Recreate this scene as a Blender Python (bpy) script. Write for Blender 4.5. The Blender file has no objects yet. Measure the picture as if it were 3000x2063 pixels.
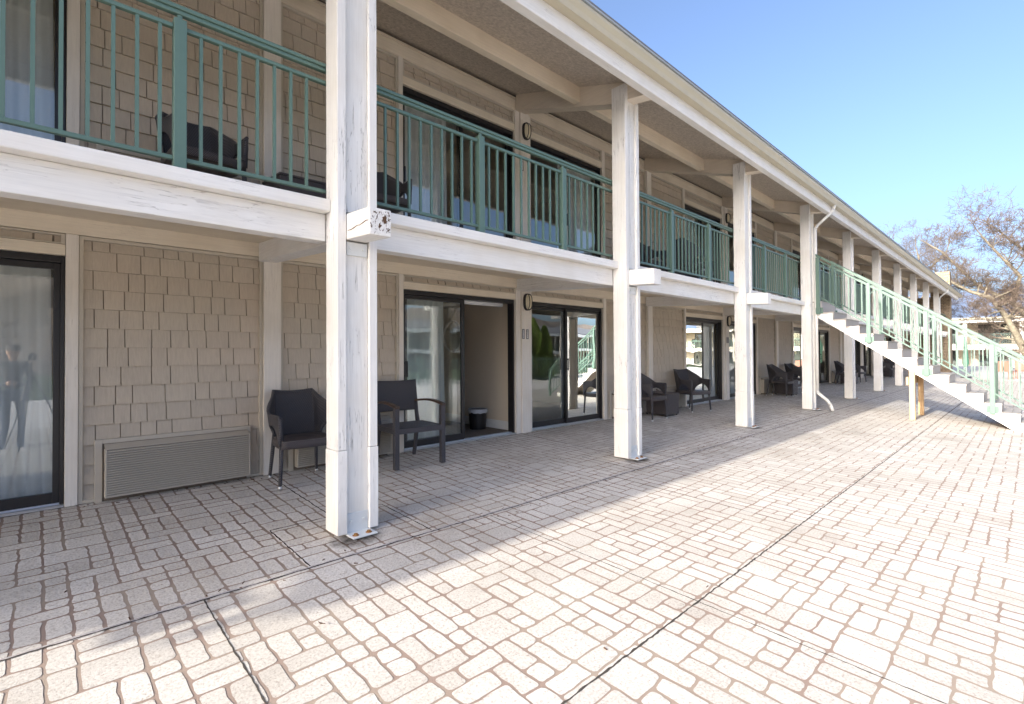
import bpy, bmesh, math, random
import numpy as np
from mathutils import Vector, Matrix
R = math.radians
sc = bpy.context.scene
COL = sc.collection

# ------------------------------------------------------------------ camera
YAW, PITCH, ROLL, CAMZ = R(46.3392), 0.0138, -0.0062, 1.3
v0 = Vector((math.cos(YAW), math.sin(YAW), 0)); r0 = Vector((math.sin(YAW), -math.cos(YAW), 0)); u0 = Vector((0, 0, 1))
v1 = v0*math.cos(PITCH) + u0*math.sin(PITCH); u1 = u0*math.cos(PITCH) - v0*math.sin(PITCH)
r1 = r0*math.cos(ROLL) + u1*math.sin(ROLL); u2 = u1*math.cos(ROLL) - r0*math.sin(ROLL)
cd = bpy.data.cameras.new('camera'); cam = bpy.data.objects.new('camera', cd); COL.objects.link(cam)
M = Matrix.Identity(4)
for i, a in enumerate((r1, u2, -v1)):
    for j in range(3): M[j][i] = a[j]
M.translation = (0, 0, CAMZ); cam.matrix_world = M
cd.sensor_width = 36; cd.lens = 1455.7/3000*36; cd.shift_y = -(1031.5-1016)/3000
cd.clip_start = .05; cd.clip_end = 1500
sc.camera = cam
# ------------------------------------------------------------------ light
EL = R(20.0); SUN_AZ_VEC = Vector((-1, 0.027, 0)).normalized()
w = bpy.data.worlds.new('World'); sc.world = w; w.use_nodes = True
nt = w.node_tree; nt.nodes.clear()
out = nt.nodes.new('ShaderNodeOutputWorld'); bg = nt.nodes.new('ShaderNodeBackground'); sky = nt.nodes.new('ShaderNodeTexSky')
sky.sky_type = 'NISHITA'; sky.sun_disc = False; sky.sun_elevation = EL
sky.sun_rotation = math.atan2(SUN_AZ_VEC.x, SUN_AZ_VEC.y) % (2*math.pi)
sky.air_density = 0.65; sky.dust_density = 5.5; sky.ozone_density = 2.5
bg.inputs[1].default_value = 0.15
nt.links.new(sky.outputs[0], bg.inputs[0]); nt.links.new(bg.outputs[0], out.inputs[0])
sd = bpy.data.lights.new('sun', 'SUN'); sd.energy = 2.6; sd.angle = R(0.5); sd.color = (1.0, .94, .84)
sun = bpy.data.objects.new('sun', sd); COL.objects.link(sun); sun.location = (-20, 0, 20)
sv = Vector((SUN_AZ_VEC.x*math.cos(EL), SUN_AZ_VEC.y*math.cos(EL), math.sin(EL)))
sun.rotation_euler = sv.to_track_quat('Z', 'Y').to_euler()
sc.view_settings.view_transform = 'Standard'; sc.view_settings.look = 'None'; sc.view_settings.gamma = 1
sc.view_settings.exposure = 1.72
sc.render.engine = 'CYCLES'
sc.cycles.max_bounces = 10; sc.cycles.diffuse_bounces = 6; sc.cycles.glossy_bounces = 4; sc.cycles.transparent_max_bounces = 16
sc.cycles.transmission_bounces = 6; sc.cycles.caustics_reflective = False; sc.cycles.caustics_refractive = False

# ------------------------------------------------------------------ helpers
def tag(o, label=None, cat=None, group=None, kind=None):
    if label: o['label'] = label
    if cat: o['category'] = cat
    if group: o['group'] = group
    if kind: o['kind'] = kind
    return o
def empty(name, loc=(0, 0, 0), rz=0, label=None, cat=None, group=None):
    o = bpy.data.objects.new(name, None); o.empty_display_size = .2
    o.location = loc; o.rotation_euler = (0, 0, rz); COL.objects.link(o)
    return tag(o, label, cat, group)
class MB:
    def __init__(s): s.v = []; s.f = []; s.m = []
    def quad8(s, p, mi=0):
        n = len(s.v); s.v += [tuple(q) for q in p]
        for f in ((0,3,2,1),(4,5,6,7),(0,1,5,4),(1,2,6,5),(2,3,7,6),(3,0,4,7)):
            s.f.append(tuple(n+i for i in f)); s.m.append(mi)
        return s
    def box(s, x0, x1, y0, y1, z0, z1, mi=0):
        return s.quad8([(x0,y0,z0),(x1,y0,z0),(x1,y1,z0),(x0,y1,z0),(x0,y0,z1),(x1,y0,z1),(x1,y1,z1),(x0,y1,z1)], mi)
    def slope(s, x0, x1, y0, y1, za, zb, ta, tb=None, mi=0):
        # box whose bottom runs from za at y0 to zb at y1, tops ta and tb
        if tb is None: tb = ta + zb - za
        return s.quad8([(x0,y0,za),(x1,y0,za),(x1,y1,zb),(x0,y1,zb),(x0,y0,ta),(x1,y0,ta),(x1,y1,tb),(x0,y1,tb)], mi)
    def tube(s, pts, rad, n=8, mi=0, cap=True):
        pts = [Vector(p) for p in pts]
        if not hasattr(rad, '__len__'): rad = [rad]*len(pts)
        prev = None; base = len(s.v)
        for i, p in enumerate(pts):
            d = (pts[min(i+1, len(pts)-1)] - pts[max(i-1, 0)]).normalized()
            if prev is None:
                a = Vector((0,0,1)) if abs(d.z) < .9 else Vector((1,0,0)); x = d.cross(a).normalized()
            else: x = (prev - d*prev.dot(d)).normalized()
            prev = x; y = d.cross(x)
            for k in range(n):
                a = 2*math.pi*(k+.5)/n; s.v.append(tuple(p + (x*math.cos(a) + y*math.sin(a))*rad[i]))
        for i in range(len(pts)-1):
            for k in range(n):
                a = base+i*n+k; b = base+i*n+(k+1) % n
                s.f.append((a, b, b+n, a+n)); s.m.append(mi)
        if cap:
            s.f.append(tuple(base+k for k in range(n-1, -1, -1))); s.m.append(mi)
            e = base+(len(pts)-1)*n; s.f.append(tuple(e+k for k in range(n))); s.m.append(mi)
        return s
    def bar(s, a, b, w, h, mi=0, up=(0,0,1)):
        a = Vector(a); b = Vector(b); d = (b-a).normalized(); x = d.cross(Vector(up)).normalized()*w/2; y = x.cross(d).normalized()*h/2
        return s.quad8([a-x-y, a+x-y, b+x-y, b-x-y, a-x+y, a+x+y, b+x+y, b-x+y], mi)
    def prism(s, poly, axis, a0, a1, mi=0):
        # extrude polygon along axis ('x': poly is (y,z); 'y': poly is (x,z))
        n = len(s.v); k = len(poly)
        for a in (a0, a1):
            for p in poly: s.v.append((a, p[0], p[1]) if axis == 'x' else ((p[0], a, p[1]) if axis == 'y' else (p[0], p[1], a)))
        s.f.append(tuple(n+i for i in range(k))); s.m.append(mi)
        s.f.append(tuple(n+k+i for i in range(k-1, -1, -1))); s.m.append(mi)
        for i in range(k):
            j = (i+1) % k; s.f.append((n+i, n+k+i, n+k+j, n+j)); s.m.append(mi)
        return s
    def mesh(s, name, mats, smooth=False):
        me = bpy.data.meshes.new(name); me.from_pydata(s.v, [], s.f)
        if not isinstance(mats, (list, tuple)): mats = [mats]
        for m in mats: me.materials.append(m)
        if len(mats) > 1: me.polygons.foreach_set('material_index', s.m)
        bm = bmesh.new(); bm.from_mesh(me); bmesh.ops.recalc_face_normals(bm, faces=bm.faces); bm.to_mesh(me); bm.free()
        if smooth: me.polygons.foreach_set('use_smooth', [True]*len(me.polygons))
        me.update(); return me
    def build(s, name, mats, parent=None, bev=0, smooth=False, loc=(0,0,0)):
        o = bpy.data.objects.new(name, s.mesh(name, mats, smooth)); COL.objects.link(o); o.location = loc
        if parent: o.parent = parent
        if bev:
            b = o.modifiers.new('bevel', 'BEVEL'); b.width = bev; b.segments = 2; b.limit_method = 'ANGLE'
        return o
KIDS = {}
def copy_tree(o, parent=None, loc=None, rz=None):
    c = o.copy(); COL.objects.link(c); c.parent = parent
    if loc is not None: c.location = loc
    if rz is not None: c.rotation_euler = (0, 0, rz)
    for ch in [x for x in bpy.data.objects if x.parent == o and x != c]: copy_tree(ch, c)
    return c

# ------------------------------------------------------------------ materials
def new_mat(name):
    m = bpy.data.materials.new(name); m.use_nodes = True; nt = m.node_tree
    b = nt.nodes['Principled BSDF']; return m, nt, b
def N(nt, t, **k):
    n = nt.nodes.new('ShaderNode'+t)
    for a, v in k.items():
        if a in ('scale', 'detail', 'rough', 'dist'):
            n.inputs[{'scale':'Scale','detail':'Detail','rough':'Roughness','dist':'Distortion'}[a]].default_value = v
        else: setattr(n, a, v)
    return n
def mapping(nt, scale=(1,1,1), rand=True, coord='Object'):
    tc = N(nt, 'TexCoord'); mp = N(nt, 'Mapping'); mp.inputs['Scale'].default_value = scale
    nt.links.new(tc.outputs[coord], mp.inputs['Vector'])
    if rand:
        oi = N(nt, 'ObjectInfo'); mu = N(nt, 'Math', operation='MULTIPLY'); mu.inputs[1].default_value = 37.0
        nt.links.new(oi.outputs['Random'], mu.inputs[0]); cb = N(nt, 'CombineXYZ')
        for i in range(3): nt.links.new(mu.outputs[0], cb.inputs[i])
        nt.links.new(cb.outputs[0], mp.inputs['Location'])
    return mp.outputs[0]
def ramp(nt, inp, stops):
    r = N(nt, 'ValToRGB'); nt.links.new(inp, r.inputs[0]); e = r.color_ramp.elements
    while len(e) < len(stops): e.new(.5)
    for el, (p, c) in zip(e, stops): el.position = p; el.color = (*c, 1) if len(c) == 3 else c
    return r.outputs[0]
def mix(nt, f, a, b, mode='MIX'):
    m = N(nt, 'MixRGB', blend_type=mode)
    for i, x in enumerate((f, a, b)):
        if hasattr(x, 'is_linked'): nt.links.new(x, m.inputs[i])
        elif i == 0: m.inputs[0].default_value = x
        else: m.inputs[i].default_value = (*x, 1)
    return m.outputs[0]
def bump(nt, b, h, strength=.3, dist=.01, prev=None):
    bp = N(nt, 'Bump'); bp.inputs['Strength'].default_value = strength; bp.inputs['Distance'].default_value = dist
    nt.links.new(h, bp.inputs['Height'])
    if prev: nt.links.new(prev, bp.inputs['Normal'])
    if b: nt.links.new(bp.outputs[0], b.inputs['Normal'])
    return bp.outputs[0]
def G(c): return (c, c, c)
def mat_wood(name, col, axis='z', crack=.5, rough=.6, grain=.12):
    m, nt, b = new_mat(name); st = {'z': (1,1,.05), 'x': (.05,1,1), 'y': (1,.05,1)}[axis]
    mp = mapping(nt, st); g = N(nt, 'TexNoise', scale=55, detail=5, rough=.6); nt.links.new(mp, g.inputs['Vector'])
    mp2 = mapping(nt, {'z': (1,1,.035), 'x': (.045,1,1), 'y': (1,.045,1)}[axis])
    ck = N(nt, 'TexNoise', scale=44, detail=3, rough=.55, dist=.3); nt.links.new(mp2, ck.inputs['Vector'])
    big = N(nt, 'TexNoise', scale=2.2, detail=3); nt.links.new(mapping(nt), big.inputs['Vector'])
    # cracks: thin band of noise, present only in patches
    sub = N(nt, 'Math', operation='SUBTRACT'); nt.links.new(ck.outputs[0], sub.inputs[0]); sub.inputs[1].default_value = .5
    ab = N(nt, 'Math', operation='ABSOLUTE'); nt.links.new(sub.outputs[0], ab.inputs[0])
    line = ramp(nt, ab.outputs[0], [(.0, G(1)), (.0035, G(1)), (.009, G(0))])
    patch = ramp(nt, big.outputs[0], [(.50, G(0)), (.60, G(1))])
    cr = N(nt, 'Math', operation='MULTIPLY'); nt.links.new(line, cr.inputs[0]); nt.links.new(patch, cr.inputs[1])
    cr2 = N(nt, 'Math', operation='MULTIPLY'); nt.links.new(cr.outputs[0], cr2.inputs[0]); cr2.inputs[1].default_value = crack
    c2 = tuple(x*.90 for x in col)
    base = mix(nt, ramp(nt, g.outputs[0], [(.35, G(0)), (.7, G(1))]), col, c2)
    dirt = ramp(nt, big.outputs[0], [(.3, (.90,.88,.85)), (.6, (1,1,1))])
    base = mix(nt, 1.0, base, dirt, 'MULTIPLY')
    base = mix(nt, cr2.outputs[0], base, (.12,.10,.09))
    nt.links.new(base, b.inputs['Base Color']); b.inputs['Roughness'].default_value = rough
    n1 = bump(nt, None, g.outputs[0], grain, .004)
    inv = N(nt, 'Math', operation='MULTIPLY'); nt.links.new(cr2.outputs[0], inv.inputs[0]); inv.inputs[1].default_value = -1
    bump(nt, b, inv.outputs[0], .8, .006, n1)
    return m
def mat_plain(name, col, rough=.5, noise=.06, nscale=30, bmp=.05, metal=0, spec=None):
    m, nt, b = new_mat(name); n = N(nt, 'TexNoise', scale=nscale, detail=4); nt.links.new(mapping(nt), n.inputs['Vector'])
    c = mix(nt, n.outputs[0], tuple(x*(1-noise) for x in col), tuple(min(1, x*(1+noise)) for x in col))
    nt.links.new(c, b.inputs['Base Color']); b.inputs['Roughness'].default_value = rough; b.inputs['Metallic'].default_value = metal
    if spec is not None: b.inputs['Specular IOR Level'].default_value = spec
    if bmp: bump(nt, b, n.outputs[0], bmp, .003)
    return m
WHITE = (.825,.812,.785); BOUNCE_CREAM = (.76,.67,.53); TAN = (.62,.54,.43)
M_post = mat_wood('peeling_white_paint', WHITE, 'z', .6)
M_white_x = mat_wood('white_beam_paint', WHITE, 'x', .38)
M_white_y = mat_wood('white_beam_paint_cross', WHITE, 'y', .5)
M_cream_x = mat_wood('bounce_cream_beam_paint', BOUNCE_CREAM, 'x', .15)  # beam colour has warm bounced light put into it
M_cream_y = mat_wood('bounce_cream_rafter_paint', (.72,.64,.53), 'y', .25)  # rafter paint warmed to stand in for bounced light
M_trim = mat_wood('beige_trim_paint', (.76,.71,.64), 'z', .2)
M_ledger = mat_wood('bounce_tan_ledger_paint', (.77,.69,.56), 'x', .25)  # tan tone carries the warm bounce in the colour
M_trimthin = mat_plain('taupe_trim_paint', (.50,.45,.37), .6)
M_green = mat_plain('green_metal_paint', (.10,.168,.138), .42, .08, 18, .04)
M_black = mat_plain('black_bronze_metal', (.018,.017,.019), .35, .15, 40, .02)
M_alu = mat_plain('aluminium_sill', (.62,.63,.65), .35, .05, 60, .02, .9)
M_gutter = mat_plain('beige_gutter_metal', (.50,.455,.34), .45, .05, 4, .02)
M_steel = mat_plain('painted_steel', (.62,.64,.64), .5, .05, 30, .04)
M_rust = mat_plain('rusty_bolt', (.30,.14,.04), .8, .5, 90, .3)
M_ac = mat_plain('taupe_louvre_metal', (.45,.41,.35), .5, .05, 12, .03)
M_carpet = mat_plain('brown_carpet', (.16,.135,.11), .95, .3, 250, .4)
M_inwall = mat_plain('beige_room_wall', (.74,.64,.51), .9, .03, 200, .05)
M_inceil = mat_plain('white_room_ceiling', (.7,.68,.64), .9)
M_base = mat_plain('white_baseboard', (.78,.78,.76), .5)
M_lens = mat_plain('frosted_lamp_lens', (.72,.64,.46), .3)
M_binp = mat_plain('black_plastic', (.012,.012,.014), .4)
M_liner = mat_plain('thin_bin_liner', (.45,.47,.50), .35, .2, 30, .3)
M_armwood = mat_plain('dark_wood_arm', (.06,.035,.025), .35, .4, 20, .05)
M_tip = mat_plain('silver_foot_tip', (.7,.7,.7), .3, .05, 30, 0, 1)
M_lum = mat_wood('bare_lumber', (.56,.38,.21), 'z', .3)
M_tread = mat_wood('composite_tread', (.46,.42,.38), 'x', .2)
M_riser = mat_plain('beige_riser_paint', (.50,.45,.42), .6)
M_plaque = mat_plain('grey_plaque', (.16,.16,.17), .5)
M_num = mat_plain('white_numerals', (.85,.85,.83), .5, .01, 10, 0)
M_towel = mat_plain('white_cloth', (.8,.8,.8), .9)

def mat_ceiling():
    m, nt, b = new_mat('speckled_stucco_soffit'); v = mapping(nt, rand=False)
    n = N(nt, 'TexNoise', scale=26, detail=9, rough=.8); nt.links.new(v, n.inputs['Vector'])
    c = mix(nt, ramp(nt, n.outputs[0], [(.38, G(0)), (.62, G(1))]), (.42,.365,.30), (.70,.62,.53))  # speckle is the stucco; the tan base also takes in bounced light
    nt.links.new(c, b.inputs['Base Color']); b.inputs['Roughness'].default_value = .95
    bump(nt, b, n.outputs[0], 1.0, .02); return m
M_ceil = mat_ceiling()
def mat_shingle():
    m, nt, b = new_mat('taupe_cedar_shingle')
    mp = mapping(nt, (1,1,.04), rand=False); g = N(nt, 'TexNoise', scale=70, detail=4, rough=.6); nt.links.new(mp, g.inputs['Vector'])
    at = N(nt, 'Attribute', attribute_name='tint')
    g2 = N(nt, 'TexNoise', scale=1.3, detail=3); nt.links.new(mapping(nt), g2.inputs['Vector'])
    c = mix(nt, ramp(nt, g.outputs[0], [(.3, G(0)), (.7, G(1))]), (.57,.495,.405), (.50,.43,.35))
    c = mix(nt, 1.0, c, ramp(nt, at.outputs['Fac'], [(0, G(.93)), (1, G(1.0))]), 'MULTIPLY')
    c = mix(nt, 1.0, c, ramp(nt, g2.outputs[0], [(.3, (.93,.95,.95)), (.7, (1,.98,.96))]), 'MULTIPLY')
    nt.links.new(c, b.inputs['Base Color']); b.inputs['Roughness'].default_value = .75
    bump(nt, b, g.outputs[0], .35, .004); return m
M_shingle = mat_shingle()
M_back = mat_plain('gap_shade_backing', (.16,.13,.10), .8); M_gap = mat_plain('shingle_gap_shade', (.27,.225,.175), .8)  # backings darkened to stand in for shade in shingle and louvre gaps
def mat_glass():
    m, nt, b = new_mat('door_glass'); nt.nodes.remove(b); o = nt.nodes['Material Output']
    gl = N(nt, 'BsdfGlossy'); gl.inputs['Roughness'].default_value = .006; gl.inputs['Color'].default_value = (.95,1,.98,1)
    tr = N(nt, 'BsdfTransparent'); tr.inputs['Color'].default_value = (.97,1,.99,1)
    fr = N(nt, 'Fresnel'); fr.inputs['IOR'].default_value = 1.55
    mu = N(nt, 'Math', operation='MULTIPLY_ADD'); mu.inputs[1].default_value = 1.0; mu.inputs[2].default_value = .11; mu.use_clamp = True
    nt.links.new(fr.outputs[0], mu.inputs[0])
    mx = N(nt, 'MixShader'); nt.links.new(mu.outputs[0], mx.inputs[0]); nt.links.new(tr.outputs[0], mx.inputs[1]); nt.links.new(gl.outputs[0], mx.inputs[2])
    n = N(nt, 'TexNoise', scale=1.6, detail=1); nt.links.new(mapping(nt), n.inputs['Vector'])
    bp = bump(nt, None, n.outputs[0], .06, .05); nt.links.new(bp, gl.inputs['Normal'])
    nt.links.new(mx.outputs[0], o.inputs['Surface']); return m
M_glass = mat_glass()
def mat_wicker(name='dark_wicker', col=(.030,.029,.035), hi=(.14,.135,.15)):
    m, nt, b = new_mat(name); tc = N(nt, 'TexCoord')
    w1 = N(nt, 'TexWave', wave_type='BANDS', bands_direction='DIAGONAL', scale=38); nt.links.new(tc.outputs['Object'], w1.inputs['Vector'])
    w2 = N(nt, 'TexWave', wave_type='BANDS', bands_direction='Z', scale=34); nt.links.new(tc.outputs['Object'], w2.inputs['Vector'])
    mu = N(nt, 'Math', operation='MULTIPLY'); nt.links.new(w1.outputs[1], mu.inputs[0]); nt.links.new(w2.outputs[1], mu.inputs[1])
    c = mix(nt, ramp(nt, mu.outputs[0], [(.05, G(0)), (.6, G(1))]), col, hi)
    nt.links.new(c, b.inputs['Base Color']); b.inputs['Roughness'].default_value = .42
    bump(nt, b, mu.outputs[0], .9, .006); return m
M_wicker = mat_wicker(); M_wicker2 = mat_wicker('brown_wicker', (.045,.038,.042), (.16,.14,.14))
def mat_curtain():
    m, nt, b = new_mat('white_curtain'); o = nt.nodes['Material Output']
    n = N(nt, 'TexNoise', scale=300, detail=2); nt.links.new(mapping(nt, (1,1,.3)), n.inputs['Vector'])
    nt.links.new(mix(nt, n.outputs[0], (.84,.86,.87), (.92,.93,.93)), b.inputs['Base Color']); b.inputs['Roughness'].default_value = .9
    t = N(nt, 'BsdfTranslucent'); t.inputs['Color'].default_value = (.8,.82,.82,1)
    mx = N(nt, 'MixShader'); mx.inputs[0].default_value = .12
    nt.links.new(b.outputs[0], mx.inputs[1]); nt.links.new(t.outputs[0], mx.inputs[2]); nt.links.new(mx.outputs[0], o.inputs['Surface']); return m
M_curtain = mat_curtain()
def mat_stone():
    m, nt, b = new_mat('stamped_paver_stone'); v = mapping(nt, rand=False)
    n1 = N(nt, 'TexNoise', scale=85, detail=5, rough=.75); nt.links.new(v, n1.inputs['Vector'])
    n2 = N(nt, 'TexNoise', scale=1.1, detail=4, rough=.6); nt.links.new(v, n2.inputs['Vector'])
    at = N(nt, 'Attribute', attribute_name='tint')
    sp = ramp(nt, n1.outputs[0], [(.30, (.36,.30,.25)), (.46, (.61,.575,.525)), (.62, (.72,.685,.63))])
    c = mix(nt, 1.0, sp, ramp(nt, at.outputs['Fac'], [(0, (.86,.85,.84)), (1, (1,1,1))]), 'MULTIPLY')
    c = mix(nt, 1.0, c, ramp(nt, n2.outputs[0], [(.28, (.74,.72,.69)), (.42, (.92,.91,.89)), (.6, (1,1,1))]), 'MULTIPLY')
    # grime strip against the wall and at the drip joint
    nt.links.new(c, b.inputs['Base Color']); b.inputs['Roughness'].default_value = .75
    bump(nt, b, n1.outputs[0], .5, .004); return m
M_stone = mat_stone()
def mat_mortar():
    m, nt, b = new_mat('reddish_joint'); v = mapping(nt, rand=False)
    n = N(nt, 'TexNoise', scale=160, detail=4, rough=.7); nt.links.new(v, n.inputs['Vector'])
    n2 = N(nt, 'TexNoise', scale=1.7, detail=3, rough=.6); nt.links.new(v, n2.inputs['Vector'])
    a = mix(nt, ramp(nt, n2.outputs[0], [(.45, G(0)), (.62, G(1))]), (.31,.225,.18), (.37,.30,.235))
    c = mix(nt, n.outputs[0], (.30,.24,.20), a); c = mix(nt, .65, c, a)
    nt.links.new(c, b.inputs['Base Color']); b.inputs['Roughness'].default_value = .9
    bump(nt, b, n.outputs[0], .5, .004); return m
M_mortar = mat_mortar()
M_joint = mat_plain('dark_joint_sealant', (.06,.05,.042), .9, .6, 120, .6)
M_jointl = mat_plain('chipped_concrete_edge', (.40,.37,.36), .9, .5, 80, .6)

# ------------------------------------------------------------------ ground
GS = .0434
def gz(y):
    if y > 9: y = 9
    if y < -1.5: return GS*(-1.5-3.38) - .006*min(12, (-1.5-y))
    return GS*(y-3.38)
mb = MB(); ys = [5.6, -1.5, -13.5]
for a, b_ in zip(ys, ys[1:]):
    mb.v += [(-40, b_, gz(b_)), (58, b_, gz(b_)), (58, a, gz(a)), (-40, a, gz(a))]; n = len(mb.v)-4
    mb.f.append((n, n+1, n+2, n+3)); mb.m.append(0)
pave = mb.build('pavement_joints', M_mortar); tag(pave, kind='structure')
# grass and far ground as one sheet
def mat_grass():
    m, nt, b = new_mat('lawn_grass'); v = mapping(nt, rand=False, coord='Object')
    n = N(nt, 'TexNoise', scale=.8, detail=6, rough=.7); nt.links.new(v, n.inputs['Vector'])
    n2 = N(nt, 'TexNoise', scale=40, detail=3); nt.links.new(v, n2.inputs['Vector'])
    c = mix(nt, n.outputs[0], (.035,.075,.02), (.10,.12,.045)); c = mix(nt, 1, c, ramp(nt, n2.outputs[0], [(.3, G(.6)), (.7, G(1))]), 'MULTIPLY')
    nt.links.new(c, b.inputs['Base Color']); b.inputs['Roughness'].default_value = .9; bump(nt, b, n2.outputs[0], .8, .05); return m
M_grass = mat_grass()
mb = MB()
zl = gz(-13.5)-.03
mb.v += [(-900,-900,zl-1.5),(900,-900,zl-1.5),(900,900,zl-1.5),(-900,900,zl-1.5),(-60,-45,zl),(75,-45,zl),(75,-13.45,zl),(-60,-13.45,zl),(75,30,-.12),(58,30,-.12),(58,-13.45,zl),(75,12,-.12)]
mb.f += [(0,1,2,3),(4,5,6,7)]
o = MB(); o.v = mb.v[:8]; o.f = [(0,1,2,3)]; o.m = [0]
tag(o.build('ground', M_grass), kind='structure')
o = MB(); o.v = [(-60,-60,zl-.6),(140,-60,zl-.6),(140,-13.45,zl),(-60,-13.45,zl)]; o.f = [(0,1,2,3)]; o.m = [0]
tag(o.build('lawn', M_grass), kind='structure')
M_conc = mat_plain('pale_concrete', (.60,.575,.53), .85, .12, 3, .2)
o = MB(); o.v = [(40.9,-13.5,-.30),(90,-13.5,-.42),(90,30,-.42),(40.9,30,-.16)]; o.f = [(0,1,2,3)]; o.m = [0]
o.v[0] = (40.9,-13.5,gz(-13.5)+.004); o.v[3] = (40.9, 30, .2)
o.v = [(32.5,-13.5,gz(-13.5)+.006),(32.5,-1.5,gz(-1.5)+.006),(32.5,2.9,gz(2.9)+.006),(58,2.9,gz(2.9)+.006),(58,-1.5,gz(-1.5)+.006),(58,-13.5,gz(-13.5)+.006)]
o.f = [(0,5,4,1),(1,4,3,2)]; o.m = [0,0]
tag(o.build('terrace_slab', M_conc), kind='structure')
o = MB(); o.v = [(57.9,-60,-.36),(120,-60,-.5),(120,40,-.5),(57.9,40,-.1)]; o.f = [(0,1,2,3)]; o.m = [0]
tag(o.build('far_pavement', M_conc), kind='structure')

# stamped stones: real raised slabs on a .107 m module
def stones():
    rng = random.Random(5); U = .1075; TX, TY = 22, 16
    # one stamp tile (wrapping), greedy fill
    def make_tile(seed):
        rg = random.Random(seed); occ = [[False]*TY for _ in range(TX)]; L = []
        for j in range(TY):
            for i in range(TX):
                if occ[i][j]: continue
                opts = [(2,2,.10), (2,1,.32), (1,2,.40), (1,1,.18), (3,2,.0)]
                rg.shuffle(opts); tot = sum(o_[2] for o_ in opts); r = rg.random()*tot; order = []
                for o_ in opts:
                    r -= o_[2]
                    if r <= 0: order = [o_] + [p for p in opts if p is not o_]; break
                for (a, b_, _) in order or opts:
                    if _ == 0: continue
                    if all((j+q < TY) and not occ[(i+p) % TX][j+q] and (i+p < TX) for p in range(a) for q in range(b_)):
                        for p in range(a):
                            for q in range(b_): occ[i+p][j+q] = True
                        L.append((i, j, a, b_)); break
        return L
    tiles = [make_tile(s) for s in (3, 8, 21)]
    x0, x1, y0, y1 = -3.2, 33.5, -3.4, 5.42
    V = []; F = []; T = []
    nx = int((x1-x0)/(TX*U))+1; ny = int((y1-y0)/(TY*U))+1
    def wob(x, y):   # shared wobble field so that neighbouring stones stay apart
        return (.0035*math.sin(x*31+1.3*math.sin(y*17)) + .0022*math.sin(y*53+x*11), .0035*math.sin(y*29+1.7*math.sin(x*13)) + .0022*math.sin(x*47-y*7))
    for ax in range(nx):
        for ay in range(ny):
            t = tiles[(ax*2+ay*3+rng.randint(0, 1)) % 3]; ox = x0+ax*TX*U; oy = y0+ay*TY*U
            for (i, j, a, b_) in t:
                xa = ox+i*U; ya = oy+j*U; W = a*U; H = b_*U
                if ya > 5.36 or xa > x1: continue
                H = min(H, 5.402-ya)
                gx = .0052+rng.random()*.0045; gy = .0042+rng.random()*.003
                xl, xr, yb, yt = xa+gx, xa+W-gx, ya+gy, ya+H-gy
                near = (xa < 9)
                r = min(.017, (yt-yb)*.28, (xr-xl)*.36)
                seg = 3 if near else 1
                P = []
                for (cx, cy, a0) in ((xr, yb, -90), (xr, yt, 0), (xl, yt, 90), (xl, yb, 180)):
                    rr = r*(.65+.7*rng.random()); sx_ = -1 if cx == xr else 1; sy_ = -1 if cy == yb else 1
                    ccx = cx+sx_*rr; ccy = cy+(1 if cy == yb else -1)*rr
                    for k in range(seg+1):
                        an = R(a0+90*k/seg); P.append((ccx+rr*math.cos(an), ccy+rr*math.sin(an)))
                if near:
                    Q = []
                    n = len(P)
                    for k in range(n):
                        Q.append(P[k])
                        if k % (seg+1) == seg:
                            p, q = P[k], P[(k+1) % n]
                            for tt in (.33, .66): Q.append((p[0]+(q[0]-p[0])*tt+rng.uniform(-.0022, .0022), p[1]+(q[1]-p[1])*tt+rng.uniform(-.0022, .0022)))
                    P = Q
                n0 = len(V); k = len(P); tint = rng.random()
                for (px, py) in P:
                    dx, dy = wob(px, py); V.append((px+dx, min(py+dy, 5.405), gz(py+dy)+.0016))
                F.append(tuple(range(n0, n0+k))); T += [tint]*k
    me = bpy.data.meshes.new('pavement'); me.from_pydata(V, [], F); me.materials.append(M_stone)
    at = me.attributes.new('tint', 'FLOAT', 'POINT'); at.data.foreach_set('value', T); me.update()
    o = bpy.data.objects.new('pavement', me); COL.objects.link(o); tag(o, kind='structure')
stones()
def mat_stonefar():
    m, nt, b = new_mat('distant_paving'); v = mapping(nt, rand=False)
    br = N(nt, 'TexBrick', scale=1.0); br.inputs['Brick Width'].default_value = .205; br.inputs['Row Height'].default_value = .1075; br.inputs['Mortar Size'].default_value = .009
    br.inputs['Color1'].default_value = (.76,.735,.695,1); br.inputs['Color2'].default_value = (.70,.67,.63,1); br.inputs['Mortar'].default_value = (.32,.23,.19,1)
    nt.links.new(v, br.inputs['Vector']); nt.links.new(br.outputs[0], b.inputs['Base Color']); b.inputs['Roughness'].default_value = .8; return m
mb = MB()
for (xa, xb, ya, yb) in ((-40, 58, -13.5, -3.33), (-40, -3.05, -3.33, -1.5), (-40, -3.05, -1.5, 5.4), (33.3, 58, -3.33, -1.5), (33.3, 58, -1.5, 5.4)):
    n = len(mb.v); mb.v += [(xa, ya, gz(ya)+.0012), (xb, ya, gz(ya)+.0012), (xb, yb, gz(yb)+.0012), (xa, yb, gz(yb)+.0012)]; mb.f.append((n, n+1, n+2, n+3)); mb.m.append(0)
tag(mb.build('outer_pavement', mat_stonefar()), kind='structure')
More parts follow.
